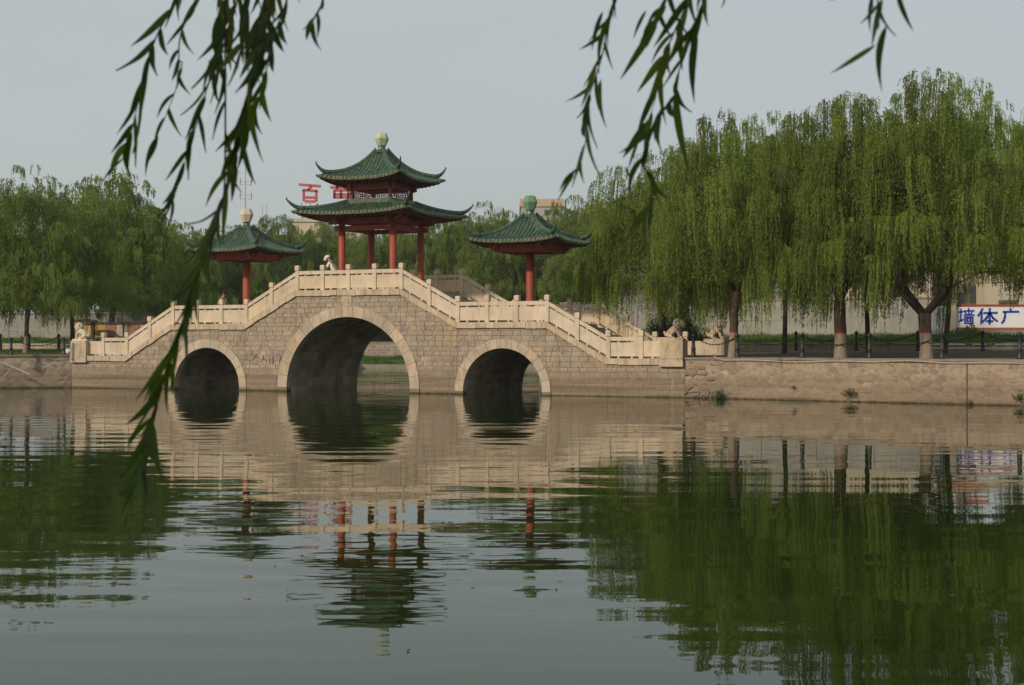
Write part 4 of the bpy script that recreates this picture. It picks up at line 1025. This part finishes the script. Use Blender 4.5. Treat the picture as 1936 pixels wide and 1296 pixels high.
# far buildings
building('building', 985, 1064, 391, 190, 14, 'greywall', 'far grey block with a brown parapet right of the green finial', [(1030, 1040, 398, 406), (1046, 1056, 398, 406)], 2, 1.0, 'pinkwall')
building('building', 1108, 1192, 395, 185, 12, 'pinkwall', 'far pale brick building with a green roof tank', [(1120, 1130, 402, 410), (1140, 1150, 402, 410)], 2, .5)
tk = bpy.data.objects.new('roof_tank', MB().lathe([(.55, 0), (.55, .7), (.4, .85)], 14).mesh('roof_tank', M['finial_green'], True)); COL.objects.link(tk)
tk.location = at(1132, 393, 187); tag(tk, 'small green water tank on the pale brick roof', 'water tank')
building('building', 1196, 1262, 366, 210, 12, 'pinkwall', 'far tan tower block peeping over the willows', [(1205, 1213, 372, 380)], 2, .5)
building('building', 556, 606, 420, 172, 12, 'cream', 'far ochre building under the red roof sign', [], 2, .4)
building('building', 606, 690, 438, 175, 12, 'cream', 'lower ochre wing behind the main pavilion', [], 2, .4)
SY2 = 172.5
def roof_sign(lines, pxc, label, poles):
    t = empty('roof_sign', at(pxc, 417, SY2)); tag(t, label, 'roof sign', 'red roof sign characters')
    k = SY2/F
    mb = MB()
    for ln in lines:
        for p, q in zip(ln[:-1], ln[1:]):
            a, b_ = Vector(((p[0]-pxc)*k, 0, (417-p[1])*k)), Vector(((q[0]-pxc)*k, 0, (417-q[1])*k)); mb.bar(a, b_, .30, .30)
    mb.build('character', M['signred'], t)
    fr = MB()
    for x in poles: fr.bar(((x-pxc)*k, .3, -.1), ((x-pxc)*k, .3, (417-384)*k), .07)
    fr.bar(((poles[0]-pxc)*k, .3, .2), ((poles[-1]-pxc)*k, .3, 2.0), .08); fr.build('support_frame', M['iron'], t)
def c3(x, y): return (430+x/7.17, 320+y/7.17)
roof_sign([[c3(*p) for p in ln] for ln in ([(970,210),(1265,235)],[(1140,235),(1090,290)],[(1035,285),(1035,440)],[(1205,295),(1205,440)],[(1020,285),(1225,300)],[(1050,385),(1190,390)],[(1050,440),(1190,440)])], 586, 'faded red roof sign character standing left of the main pavilion', (570, 586, 600))
roof_sign([[c3(*p) for p in ln] for ln in ([(1395,250),(1690,245)],[(1490,210),(1490,280)],[(1595,205),(1595,280)],[(1440,290),(1690,290)],[(1450,290),(1450,400)],[(1540,290),(1540,400)],[(1640,290),(1640,400)],[(1440,345),(1690,345)],[(1440,385),(1690,385)])], 645, 'faded red roof sign character partly hidden by the main pavilion', (632, 645, 660))
def mast(px, ytop, ybot, Y, label, arms):
    b_ = at(px, ybot, Y); t_ = at(px, ytop, Y); m_ = empty('antenna_mast', (b_.x, Y, 2.0)); tag(m_, label, 'antenna mast')
    MB().tube([(0, 0, 0), (0, 0, t_.z-2)], [.16, .05], 6).build('pole', M['galv'], m_)
    k = Y/F
    for (dx0, dx1, y) in arms: MB().bar((dx0*k, 0, H+(CY-y)*k-2), (dx1*k, 0, H+(CY-y)*k-2), .06).build('arm', M['galv'], m_)
    for (dx0, dx1, y) in arms:
        for dx in (dx0, dx1): MB().bar((dx*k, .05, H+(CY-y-4)*k-2), (dx*k, .05, H+(CY-y+8)*k-2), .08).build('aerial', M['galv'], m_)
mast(464, 318, 450, 160, 'tall aerial mast with stacked dipole arms above the left pavilion', [(-10, 11, 343), (-10, 11, 349), (-10, 11, 369), (-10, 11, 376)])
mast(496, 389, 450, 230, 'thin lattice mast right of the dipole aerial', []); mast(504, 384, 450, 230, 'thin mast nearest the main pavilion roof', [])

rf = random.Random(77)
fl_me = MB().add([(-.06, 0, .004), (-.01, -.018, .002), (.06, .004, .012), (0, .018, .003)], [(0, 1, 2, 3)]).mesh('floating_leaf', M['wood'])
for i, (px, py, lab) in enumerate(((520, 1070, 'dead leaf floating left of the main pavilion reflection'), (772, 1232, 'dead leaf floating below the tip of the main pavilion reflection'), (895, 1112, 'dead leaf floating right of the main pavilion reflection'),
        (1058, 1100, 'dead leaf floating under the right pavilion reflection'), (220, 1100, 'dead leaf floating at the lower edge of the left willow reflection'), (1310, 1052, 'dead leaf floating inside the left edge of the right willow reflection'),
        (1480, 1180, 'dead leaf floating low in the middle of the right willow reflection'), (1800, 1128, 'dead leaf floating on the reflection of the forked willow'), (1545, 764, 'dead leaf at the foot of the quay wall before the thick leaning trunk'), (1710, 768, 'dead leaf at the foot of the quay wall before the forked willow'))):
    Y = H*F/(py-CY); o = link('floating_leaf', fl_me, None, ((px-CX)/F*Y, Y, .004)); o.rotation_euler = (0, 0, rf.uniform(0, 6)); k = rf.uniform(.4, .8); o.scale = (k, k, k)
    tag(o, lab, 'leaf', 'dead leaves floating on the lake')
# ------------------------------------------------------------------ willows
def crown_mesh(name, seed, Ht, Rd, ncl, nstr, Lr, leaf, sp, mat_, hem=(1.0, 2.4), spread=1.0, zlow=.36, tops=9, head=(.36, .74)):
    """a weeping crown: umbrella-headed sprays set in tiers over a dome, each shedding a curtain of leafy strands"""
    rg = np.random.default_rng(seed)
    p1, p2, p3 = rg.uniform(0, 6.28, 3)
    n1 = int(ncl*.84); h = np.concatenate([zlow+(1-zlow)*rg.random(n1)**1.05, rg.uniform(zlow, .85, ncl-n1)])
    phi = rg.uniform(0, 2*np.pi, ncl)
    lob = 1+.14*np.sin(2*phi+p1)+.10*np.sin(5*phi+p2+h*4)
    prof = np.sqrt(np.clip(1-(np.clip((h-zlow)/(1.0-zlow), 0, 1))**2.8, .0, 1))*.95+.05
    inset = np.concatenate([rg.uniform(.74, 1.0, n1), rg.uniform(.15, .7, ncl-n1)])
    rho = Rd*prof*lob*inset*.88
    z = Ht*h*(1+.07*np.sin(3*phi+p3))-.25
    o = np.stack([rho*np.cos(phi), rho*np.sin(phi), z], 1)
    ah = rg.uniform(*head, ncl)*Rd/3.6; cL = rg.uniform(*Lr, ncl)*(1.15-.3*h); ns_c = (nstr*(ah/(Rd/3.6)/.62)**1.5*rg.uniform(.75, 1.25, ncl)).astype(int)+4
    # thin leaders rising above the dome
    to = rg.uniform(0, 2*np.pi, tops); tr = Rd*rg.uniform(.05, .62, tops)
    o = np.concatenate([o, np.stack([tr*np.cos(to), tr*np.sin(to), Ht*(1-.30*(tr/Rd)**2)+rg.uniform(.05, .75, tops)], 1)])
    ah = np.concatenate([ah, rg.uniform(.14, .3, tops)]); cL = np.concatenate([cL, rg.uniform(.6, 1.3, tops)]); ns_c = np.concatenate([ns_c, rg.integers(9, 20, tops)]); phi = np.concatenate([phi, to])
    nc = len(o); ctint = np.clip(rg.normal(.5, .30, nc), .02, .98)
    ci = np.repeat(np.arange(nc), ns_c); ns = len(ci)
    NTU = 6; tq = rg.random((nc, NTU))**.6; tth = rg.uniform(0, 2*np.pi, (nc, NTU)); tj = rg.integers(0, NTU, ns); A = ah[ci]
    tl = rg.uniform(.6, 1.05, (nc, NTU))[ci, tj]
    q = np.clip(tq[ci, tj]+rg.normal(0, .07, ns), 0, 1.1); th = tth[ci, tj]+rg.normal(0, .16, ns)/np.maximum(q, .25)
    out = np.stack([np.cos(phi), np.sin(phi), 0*phi], 1)[ci]
    rad = np.stack([np.cos(th), np.sin(th), 0*th], 1)
    st = o[ci]+rad*(A*q)[:, None]+out*(A*.3*rg.random(ns))[:, None]; st[:, 2] += A*.75*(1-q**2)+rg.normal(0, .05, ns)
    L = cL[ci]*tl*rg.uniform(.55, 1.08, ns)*(.75+.25*q); L = np.minimum(L, st[:, 2]-rg.uniform(*hem, ns)); keep = L > .22
    st, L, ci, rad, out, A = st[keep], L[keep], ci[keep], rad[keep], out[keep], A[keep]; ns = len(L)
    d0 = rad+out*.5+rg.normal(0, .3, (ns, 3))*np.array([1, 1, 0]); d0 /= np.linalg.norm(d0, axis=1)[:, None]
    kk = rg.uniform(.06, .24, ns)*spread
    nl = np.maximum((L/sp).astype(int), 3); si = np.repeat(np.arange(ns), nl); n_ = len(si)
    s = rg.random(n_)*L[si]; k = kk[si]; e = np.exp(-s/k)
    hor = k*(1-e); dn = s-hor
    P = st[si]+d0[si]*hor[:, None]; P[:, 2] += .5*hor-dn
    wv1, wv2 = rg.uniform(0, 6.28, (2, nc))
    P[:, 0] += .035*np.sin(s*2.0+wv1[ci][si])+.012*s*s; P[:, 1] += .035*np.cos(s*1.8+wv2[ci][si])
    T = d0[si]*e[:, None]; T[:, 2] += .5*e-(1-e); T /= np.linalg.norm(T, axis=1)[:, None]
    rv = rg.normal(0, 1, (n_, 3)); side = np.cross(T, rv); side /= np.linalg.norm(side, axis=1)[:, None]+1e-9
    ld = T*.9+side*rg.uniform(.12, .55, n_)[:, None]; ld[:, 2] -= .15; ld /= np.linalg.norm(ld, axis=1)[:, None]
    rv = rg.normal(0, 1, (n_, 3)); wv = np.cross(ld, rv); wv /= np.linalg.norm(wv, axis=1)[:, None]+1e-9
    ll = leaf[0]*rg.uniform(.7, 1.3, n_)[:, None]; lw_ = leaf[1]*rg.uniform(.8, 1.2, n_)[:, None]
    ni = 16000; hi = zlow+.02+(.90-zlow)*rg.random(ni); ai = rg.uniform(0, 2*np.pi, ni)       # loose inner foliage round the limbs
    ri = Rd*.62*np.sqrt(np.clip(1-((hi-zlow)/(1-zlow))**2.6, 0, 1))*rg.random(ni)**.5
    Pi = np.stack([ri*np.cos(ai), ri*np.sin(ai), Ht*hi-.3], 1); P = np.concatenate([P, Pi]); ldi = rg.normal(0, .6, (ni, 3)); ldi[:, 2] -= 1; ldi /= np.linalg.norm(ldi, axis=1)[:, None]
    ld = np.concatenate([ld, ldi]); wi = np.cross(ldi, rg.normal(0, 1, (ni, 3))); wi /= np.linalg.norm(wi, axis=1)[:, None]; wv = np.concatenate([wv, wi])
    ll = np.concatenate([ll, leaf[0]*rg.uniform(1.0, 1.7, (ni, 1))]); lw_ = np.concatenate([lw_, leaf[1]*rg.uniform(1.4, 2.2, (ni, 1))])
    co = np.stack([P, P+ld*ll*.45+wv*lw_*.5, P+ld*ll, P+ld*ll*.45-wv*lw_*.5], 1).reshape(-1, 3)
    tint = np.clip(ctint[ci][si]+rg.normal(0, .13, n_)+rg.normal(0, .08, ns)[si], 0, 1)
    tint = np.concatenate([tint, rg.uniform(.2, .6, ni)])
    return np_mesh(name, co, 4, mat_, tint), o[:-tops], float(np.percentile(co[:, 2], 99.9))
def trunk_mesh(name, seed, Ht, Rd, r0, org, fork_z, nlimb, mat_, lean=(0, 0), fork=False):
    rr = random.Random(seed); mb = MB()
    fz = fork_z; f = Vector((lean[0], lean[1], fz))
    pts = [Vector((0, 0, -.15)), Vector((0, 0, .05)), f*.3+Vector((rr.uniform(-.03, .03), 0, 0)), f*.65+Vector((rr.uniform(-.05, .05), 0, 0)), f]
    mb.tube(pts, [r0*1.35, r0*1.12, r0*.98, r0*.92, r0*.95], 12)
    ends = []
    for k in range(nlimb):
        a = 2*math.pi*k/nlimb+rr.uniform(-.4, .4)
        if fork: a = (math.pi*.95, .12, 2.4, -.6)[k % 4]
        rr_ = Rd*rr.uniform(.22, .5); e = Vector((math.cos(a)*rr_, math.sin(a)*rr_, Ht*rr.uniform(.66, .86)))
        c = [f-Vector((0, 0, .1)), f.lerp(e, .18)+Vector((math.cos(a), math.sin(a), -.3))*(.50 if fork else .12), f.lerp(e, .5)+Vector((math.cos(a)*.2, math.sin(a)*.2, .1)), f.lerp(e, .78), e]
        rl = r0*(.62 if fork else .5); mb.tube(c, [rl, rl*.85, rl*.6, rl*.38, rl*.14], 8); ends += c[1:]
    for p in org:
        p = Vector(p); q = min(ends, key=lambda x: (x-p).length+max(0, (x.z-p.z))*1.5)
        if (q-p).length > .26*Ht or p.z > .8*Ht: continue
        m_ = q.lerp(p, .5)+Vector((0, 0, .15*(q-p).length)); mb.tube([q, m_, p], [.032, .02, .008], 4, False)
    return mb.mesh(name, mat_, True)
WV = []
SPEC = [ # seed, Ht, Rd, sprays, strands, Lr, leaf, sp, mat, fork_z, nlimb, r0, fork, hem
    (101, 9.0, 3.7, 92, 60, (1.2, 3.5), (.10, .024), .037, 'willow', 2.6, 4, .16, False, (.3, 1.7)),
    (102, 9.5, 3.6, 92, 60, (1.2, 3.5), (.10, .024), .037, 'willow', 2.3, 5, .23, False, (.5, 1.9)),
    (103, 10.2, 4.0, 98, 60, (1.1, 3.1), (.10, .024), .037, 'willow', 1.75, 4, .23, True, (2.9, 4.3)),
    (104, 10.5, 3.4, 84, 60, (1.1, 3.2), (.11, .026), .040, 'willow', 3.2, 4, .10, False, (1.5, 2.9)),
    (105, 10.0, 4.4, 132, 46, (.7, 2.0), (.14, .034), .050, 'willow_far', 2.4, 5, .16, False, (.8, 2.2)),
    (106, 11.0, 4.6, 140, 46, (.8, 2.2), (.16, .039), .056, 'willow_far', 2.6, 5, .20, False, (.8, 2.2)),
    (107, 10.5, 4.4, 132, 46, (.8, 2.4), (.16, .039), .056, 'willow_far', 2.6, 4, .20, False, (.8, 2.2))]
for (seed, Ht, Rd, nc, nst, Lr, leaf, sp, mt, fz, nlb, r0, fk, hem) in SPEC:
    far = mt == 'willow_far'
    cm, org, zt9 = crown_mesh('crown', seed, Ht, Rd, nc, nst, Lr, leaf, sp, M[mt], hem, 1.0 if not far else 1.6, .34 if not far else .26)
    tm = trunk_mesh('trunk', seed, Ht, Rd, r0, org, fz, nlb, M['bark'], (.15, 0) if not fk else (-.08, 0), fk)
    tp = tm.copy(); tp.materials.clear(); tp.materials.append(M['bark_painted'])
    WV.append((cm, tm, tp, zt9, Rd))
def willow(var, px, Y, zb_, pytop, label, grp, rad=None, painted=False, rz=0.0, lean=0.0):
    cm, tm, tp, Ht, Rd = WV[var]
    zt = H+(CY-pytop)/F*Y; s = (zt-zb_)/(Ht*1.0); sr = (rad/Rd) if rad else s
    t = empty('willow_tree', ((px-CX)/F*Y, Y, zb_), rz); t.scale = (sr, sr, s); tag(t, label, 'willow tree', grp)
    if lean: t.rotation_euler = (0, lean, rz)
    link('trunk', tp if painted else tm, t); link('crown', cm, t); return t
G = 'willows on the right bank'
willow(0, 1385, zq(1385, .6), QZ, 222, 'limewashed willow nearest the bridge with a red ring on its slim trunk', G, 3.8, True, .6)
willow(1, 1590, zq(1590, .7), QZ, 190, 'willow with the thick leaning limewashed trunk on the quay edge', G, 3.5, True, 2.0, -.03)
willow(2, 1752, zq(1752, .7), QZ, 142, 'tall willow forking low above its red ringed limewashed trunk', G, 3.9, True, 0.0)
willow(2, 2010, zq(2010, .8), QZ, 195, 'willow whose branches hang in at the right edge of the picture', G, 3.5, True, 3.6)
willow(3, 1483, 61, 1.6, 215, 'slender dark trunked willow behind, between the first two limewashed trunks', G, 3.5, False, 1.1)
willow(3, 1642, 60, 1.6, 235, 'slender dark trunked willow behind a quay bollard', G, 3.5, False, 4.0)
willow(3, 1786, 58, 1.6, 165, 'thin leaning dark willow just right of the forked one', G, 3.6, False, 5.2, .05)
willow(0, 1252, 62.0, 1.7, 285, 'willow behind the lion bush at the foot of the bridge', G, 4.2, False, 4.4)
willow(2, 1985, 64, 1.8, 200, 'dark trunked willow behind the right end of the sign', G, 3.8, False, 2.6)
G = 'willows on the left bank'
willow(4, 48, 67.8, QZ+.05, 318, 'slim limewashed willow on the left quay edge', G, 3.0, True, .4)
willow(4, 138, 74, 1.68, 352, 'dark trunked willow behind the pale lion', G, 3.4, False, 2.3)
willow(5, 208, 84, 2.1, 330, 'big rounded willow rising behind the left bridge stair', G, 4.6, False, 1.0)
willow(6, -40, 70, 1.68, 345, 'willow cut by the left edge of the picture', G, 3.6, False, 3.0)
willow(5, 290, 92, 2.1, 415, 'lower willow sloping down towards the left pavilion', G, 4.2, False, 4.1)
G = 'willows on the far bank behind the bridge'
fl = [(345, 122, 425, 6, 'far willow just left of the left pavilion roof'), (425, 126, 428, 4, 'far willow directly behind the left pavilion'), (528, 124, 408, 5, 'far willow below the thin masts'),
      (612, 128, 420, 6, 'far willow seen left of the main pavilion columns'), (700, 126, 432, 4, 'far willow between the main pavilion columns'), (790, 124, 416, 5, 'far willow right of the main pavilion columns'),
      (850, 122, 403, 6, 'far willow between the main and right pavilions'), (925, 120, 384, 4, 'pointed far willow left of the right pavilion roof'), (1008, 124, 416, 5, 'far willow directly behind the right pavilion'),
      (1082, 121, 372, 6, 'tall far willow right of the green finial'), (1155, 118, 393, 4, 'far willow above the right bridge stair'), (1225, 110, 372, 5, 'far willow merging with the right bank trees')]
fl += [(385, 133, 442, 5, 'rear far willow left of the pale finial'), (478, 134, 432, 6, 'rear far willow right of the pale finial'), (570, 135, 438, 4, 'rear far willow under the red roof sign'),
       (657, 134, 442, 5, 'rear far willow under the half hidden roof sign'), (745, 134, 430, 6, 'rear far willow behind the front right column of the main pavilion'), (890, 131, 413, 5, 'rear far willow at the right tip of the main roof'),
       (965, 132, 402, 6, 'rear far willow hiding the grey block'), (1045, 131, 399, 4, 'rear far willow below the brown parapet'), (1120, 129, 406, 5, 'rear far willow in front of the pale brick building'), (1190, 126, 380, 6, 'rear far willow in front of the tan tower')]
for i, (px, Y, pt, var, lab) in enumerate(fl): willow(var, px, Y, 1.9, pt, lab, G, (3.5 if px in (528, 612, 925, 1082, 850) else 4.9), False, i*1.7)
cm, tm, tp, zt9, Rd_ = WV[0]     # the willow the viewer stands under; it shades the hanging twigs
t = empty('willow_tree', (-5.2, -1.6, .45), 2.2); tag(t, 'near bank willow standing just behind and left of the viewer', 'willow tree')
link('trunk', tm, t); link('crown', cm, t)

# bush behind the right lion, weeds on the quay
def bush(name, loc, rx, rz_, n_, lsize, label, cat, seed, mat_='shrub'):
    rg = np.random.default_rng(seed)
    d = rg.normal(0, 1, (n_, 3)); d /= np.linalg.norm(d, axis=1)[:, None]; d[:, 2] = np.abs(d[:, 2])*1.1-.05
    lum = 1+.22*np.sin(d[:, 0]*7+1)+.2*np.sin(d[:, 1]*6+d[:, 2]*8)
    P = d*(rg.random(n_)**.4*lum)[:, None]*np.array([rx, rx, rz_])
    a = rg.normal(0, 1, (n_, 3)); a /= np.linalg.norm(a, axis=1)[:, None]; b2 = np.cross(a, rg.normal(0, 1, (n_, 3))); b2 /= np.linalg.norm(b2, axis=1)[:, None]
    ls = lsize*rg.uniform(.6, 1.3, n_)[:, None]
    co = np.stack([P-a*ls, P+b2*ls*.45, P+a*ls, P-b2*ls*.45], 1).reshape(-1, 3); co[:, 2] = np.maximum(co[:, 2], .0)
    t = empty(name, loc); tag(t, label, cat); o = link('foliage', np_mesh('foliage', co, 4, M[mat_], rg.random(n_)), t); o['kind'] = 'stuff'
    st = MB(); rr = random.Random(seed)
    for k in range(5): st.tube([(0, 0, -.08), (rr.uniform(-.2, .2)*rx, rr.uniform(-.2, .2)*rx, rz_*.4), (rr.uniform(-.6, .6)*rx, rr.uniform(-.6, .6)*rx, rz_*.8)], [.02*rx+.003, .012*rx+.002, .004], 5)
    st.build('stem', M['bark'], t); return t
bush('bush', Vector(((1280-CX)/F*64, 64, 1.6)), 1.35, 1.75, 16000, .055, 'dense dark green bush behind the brown stone lion', 'bush', 31)
bush('bush', Vector(((1345-CX)/F*67, 67, 1.7)), .9, .7, 3500, .06, 'low dark bush beside the far lion', 'bush', 32)
bush('bush', Vector(((1830-CX)/F*70.5, 70.5, 2.15)), 1.1, .55, 4000, .07, 'leafy weeds growing up the left half of the sign', 'bush', 33, 'grass')
for i, (px, d, zz_, s, lab) in enumerate(((1360, -.1, .02, .34, 'weeds at the water line below the white hose end'), (1500, -.08, .42, .13, 'small weed rooted in a wall joint beside the first bollards'), (1607, -.08, .22, .28, 'weeds on the quay wall below the thick leaning trunk'), (1928, -.08, .2, .24, 'weeds on the quay wall at the right edge'), (1835, -.08, .05, .12, 'tiny weed by the vertical wall joint'))):
    Y = zq(px, d); bush('weed', Vector(((px-CX)/F*Y, Y, zz_)), s, s*.9, int(200*s/.3)+30, min(.045, s*.13), lab, 'weed', 40+i, 'shrub')

# ------------------------------------------------------------------ summer haze
hz = bpy.data.materials.new('summer_haze'); hz.use_nodes = True; hn = hz.node_tree.nodes; hn.clear()
pv = hn.new('ShaderNodeVolumePrincipled'); pv.inputs['Color'].default_value = (.90, .93, .95, 1); pv.inputs['Density'].default_value = .00028; pv.inputs['Anisotropy'].default_value = .2
ho = hn.new('ShaderNodeOutputMaterial'); hz.node_tree.links.new(pv.outputs[0], ho.inputs['Volume'])
tag(MB().box(-450, 450, -80, 450, -1.9, 32).build('haze', hz), 'thin summer haze over the lake and banks', 'haze', kind='stuff')

# ------------------------------------------------------------------ foreground willow branches
def leaf_variants():
    out = []
    for cvt in (0.0, .18, -.15, .32):
        vs_ = []; n_ = 9
        for i in range(n_+1):
            t = i/n_; wdt = .5*math.sin(math.pi*min(1, t**.75*1.0))**.85*(1-t*.25) if 0 < t < 1 else .0
            c = Vector((cvt*t*t, .06*math.sin(t*3), -t))
            vs_ += [c+Vector((-wdt*.125, -.012, 0)), c+Vector((0, .012, 0)), c+Vector((wdt*.125, -.012, 0))]
        fs_ = []
        for i in range(n_):
            for a in (0, 1): fs_.append((3*i+a, 3*i+a+1, 3*i+4+a, 3*i+3+a))
        mb = MB().add(vs_, fs_); out.append(mb.mesh('leaf', M['near_leaf'], True))
    return out
LEAF = leaf_variants()
for me in LEAF:
    a = me.attributes.new('tint', 'FLOAT', 'FACE'); a.data.foreach_set('value', [.5]*len(me.polygons))
def catmull(pts, n_):
    pts = [pts[0]+(pts[0]-pts[1])]+pts+[pts[-1]+(pts[-1]-pts[-2])]; out = []
    for i in range(1, len(pts)-2):
        for k in range(n_):
            t = k/n_; p0, p1, p2, p3 = pts[i-1:i+3]
            out.append(.5*((2*p1)+(-p0+p2)*t+(2*p0-5*p1+4*p2-p3)*t*t+(-p0+3*p1-3*p2+p3)*t**3))
    return out+[pts[-2]]
def branch(strands, label, seed, singles=(), depth=2.8):
    rr = random.Random(seed)
    top = [at(sum(s[0][0][0] for s in strands)/len(strands), -120, depth)]
    t = empty('willow_branch', top[0]); tag(t, label, 'willow branch', 'overhanging willow branches')
    t_inv = -top[0]
    # the shared bough out of frame that carries the strands
    xs = [at(s[0][0][0], -150, depth+.1) for s in strands]; xs.sort(key=lambda p: p.x)
    MB().tube([xs[0]+Vector((-.5, .1, .12))+t_inv]+[x+t_inv+Vector((0, 0, .03)) for x in xs]+[xs[-1]+Vector((.1, 0, .0))+t_inv], .011, 6).build('bough', M['bark'], t)
    for (cps, dz, spc, ln, dens) in strands:
        Y0 = depth+dz
        P = [at(cps[0][0]*1.0, -150, Y0)]+[at(x, y, Y0+.10*math.sin(i*1.1+seed)) for i, (x, y) in enumerate(cps)]
        C = catmull(P, 8); n_ = len(C)
        tw = MB().tube([p+t_inv for p in C], [.0022*(1-.75*i/n_) for i in range(n_)], 5, False).build('twig', M['bark'], t)
        L = 0; nxt = .02; sgn = 1
        for i in range(1, n_):
            seg = (C[i]-C[i-1]).length; L += seg
            if L >= nxt or i == n_-1:
                nxt = L+spc*.85*rr.uniform(.6, 1.4)
                if rr.random() > dens: continue
                T = (C[i]-C[i-1]).normalized(); sgn = -sgn
                d = T*1.0+Vector((sgn*rr.uniform(.0, .34)-.13-(.25 if rr.random() < .18 else 0), rr.uniform(-.35, .35), -.22)); d.normalize()
                leaf_at(tw, C[i]+t_inv, d, ln*rr.uniform(.75, 1.25), rr)
    for (x0, y0, x1, y1) in singles:
        a, b_ = at(x0, y0, depth), at(x1, y1, depth); leaf_at(t, a+t_inv, (b_-a).normalized(), (b_-a).length, rr)
    return t
def leaf_at(parent, p, d, ln, rr):
    o = bpy.data.objects.new('leaf', rr.choice(LEAF)); COL.objects.link(o); o.parent = parent
    z_ = -d; roll = rr.uniform(-.95, .95); x = Vector((math.cos(roll), math.sin(roll), 0)); x = (x-z_*x.dot(z_)).normalized(); y = z_.cross(x)
    m = Matrix((x, y, z_)).transposed().to_4x4(); m.translation = p
    o.matrix_local = m @ Matrix.Diagonal((ln*1.0, ln, ln, 1))
S1 = [(338,-20),(300,60),(282,110),(262,190),(247,255),(232,300)]
S2 = [(505,-20),(490,60),(484,110),(470,190),(448,275),(432,335),(412,410),(384,490),(352,590),(326,675),(300,750),(282,820),(264,880),(258,900)]
S3 = [(452,-20),(428,70),(410,120),(392,165),(376,225),(358,275),(340,335),(322,390)]
S4 = [(382,-20),(345,55),(338,110),(344,122),(332,170),(315,215),(296,260)]
S5 = [(545,-20),(528,40),(512,80),(505,125),(492,180),(478,220),(462,260),(440,310)]
S6 = [(430,-20),(422,20),(420,70),(412,110)]
S7 = [(612,-20),(606,12),(590,45)]
S8 = [(470,-20),(462,40),(455,95)]
S9 = [(520,-20),(505,40),(498,90),(480,150),(466,230)]
S10 = [(425,335),(410,400),(395,455),(365,540),(335,640),(310,720),(290,800),(275,850)]
branch([(S1, .1, .034, .105, .95), (S2, 0, .030, .115, 1), (S3, .15, .032, .11, .95), (S4, .2, .036, .08, .8), (S5, .05, .026, .10, .95), (S6, .1, .03, .10, 1), (S7, .1, .03, .07, .9), (S8, .0, .024, .10, 1), (S9, .02, .032, .11, .9), (S10, -.03, .045, .11, .85)],
       'long dark bunch of willow twigs hanging across the left of the picture', 2, [(262,870,258,905), (255,905,222,935), (258,905,228,975), (240,970,232,1012)])
M1 = [(1168,-20),(1150,40),(1142,90),(1128,140),(1112,190),(1110,240),(1102,290),(1084,330)]
M2 = [(1335,-20),(1312,50),(1300,90),(1282,140),(1275,180),(1250,215),(1228,265),(1218,310),(1234,345),(1224,395),(1205,425)]
M3 = [(1262,-20),(1250,20),(1238,50)]
M4 = [(1305,-20),(1275,60),(1255,110),(1238,190),(1222,240)]
branch([(M1, .1, .040, .092, .9), (M2, .0, .036, .10, .95), (M3, .0, .03, .10, 1), (M4, .05, .040, .11, .85)], 'two drooping willow twigs hanging from the top between the main pavilion and right trees', 5, [(1372,-10,1366,20), (1240,50,1172,152), (1302,0,1262,118), (1332,15,1287,112), (1266,78,1238,212), (1250,205,1222,305), (1224,225,1216,332), (1278,168,1262,330), (1207,268,1179,318), (1181,315,1196,352),
        (1232,325,1240,392), (1236,375,1190,446), (1188,374,1146,386), (1140,22,1106,92), (1156,25,1108,124), (1128,118,1098,205), (1113,185,1111,278), (1136,150,1120,238), (1222,20,1188,70), (1318,60,1290,190)])
R1 = [(1660,-20),(1658,20),(1652,50)]
branch([(R1, -.1, .03, .08, .5)], 'short willow tip hanging in at the top right corner', 8, [(1650,-10,1625,60), (1668,-5,1648,90), (1655,85,1578,150), (1676,48,1632,160), (1695,-20,1712,65), (1610,-20,1570,8)], 2.4)
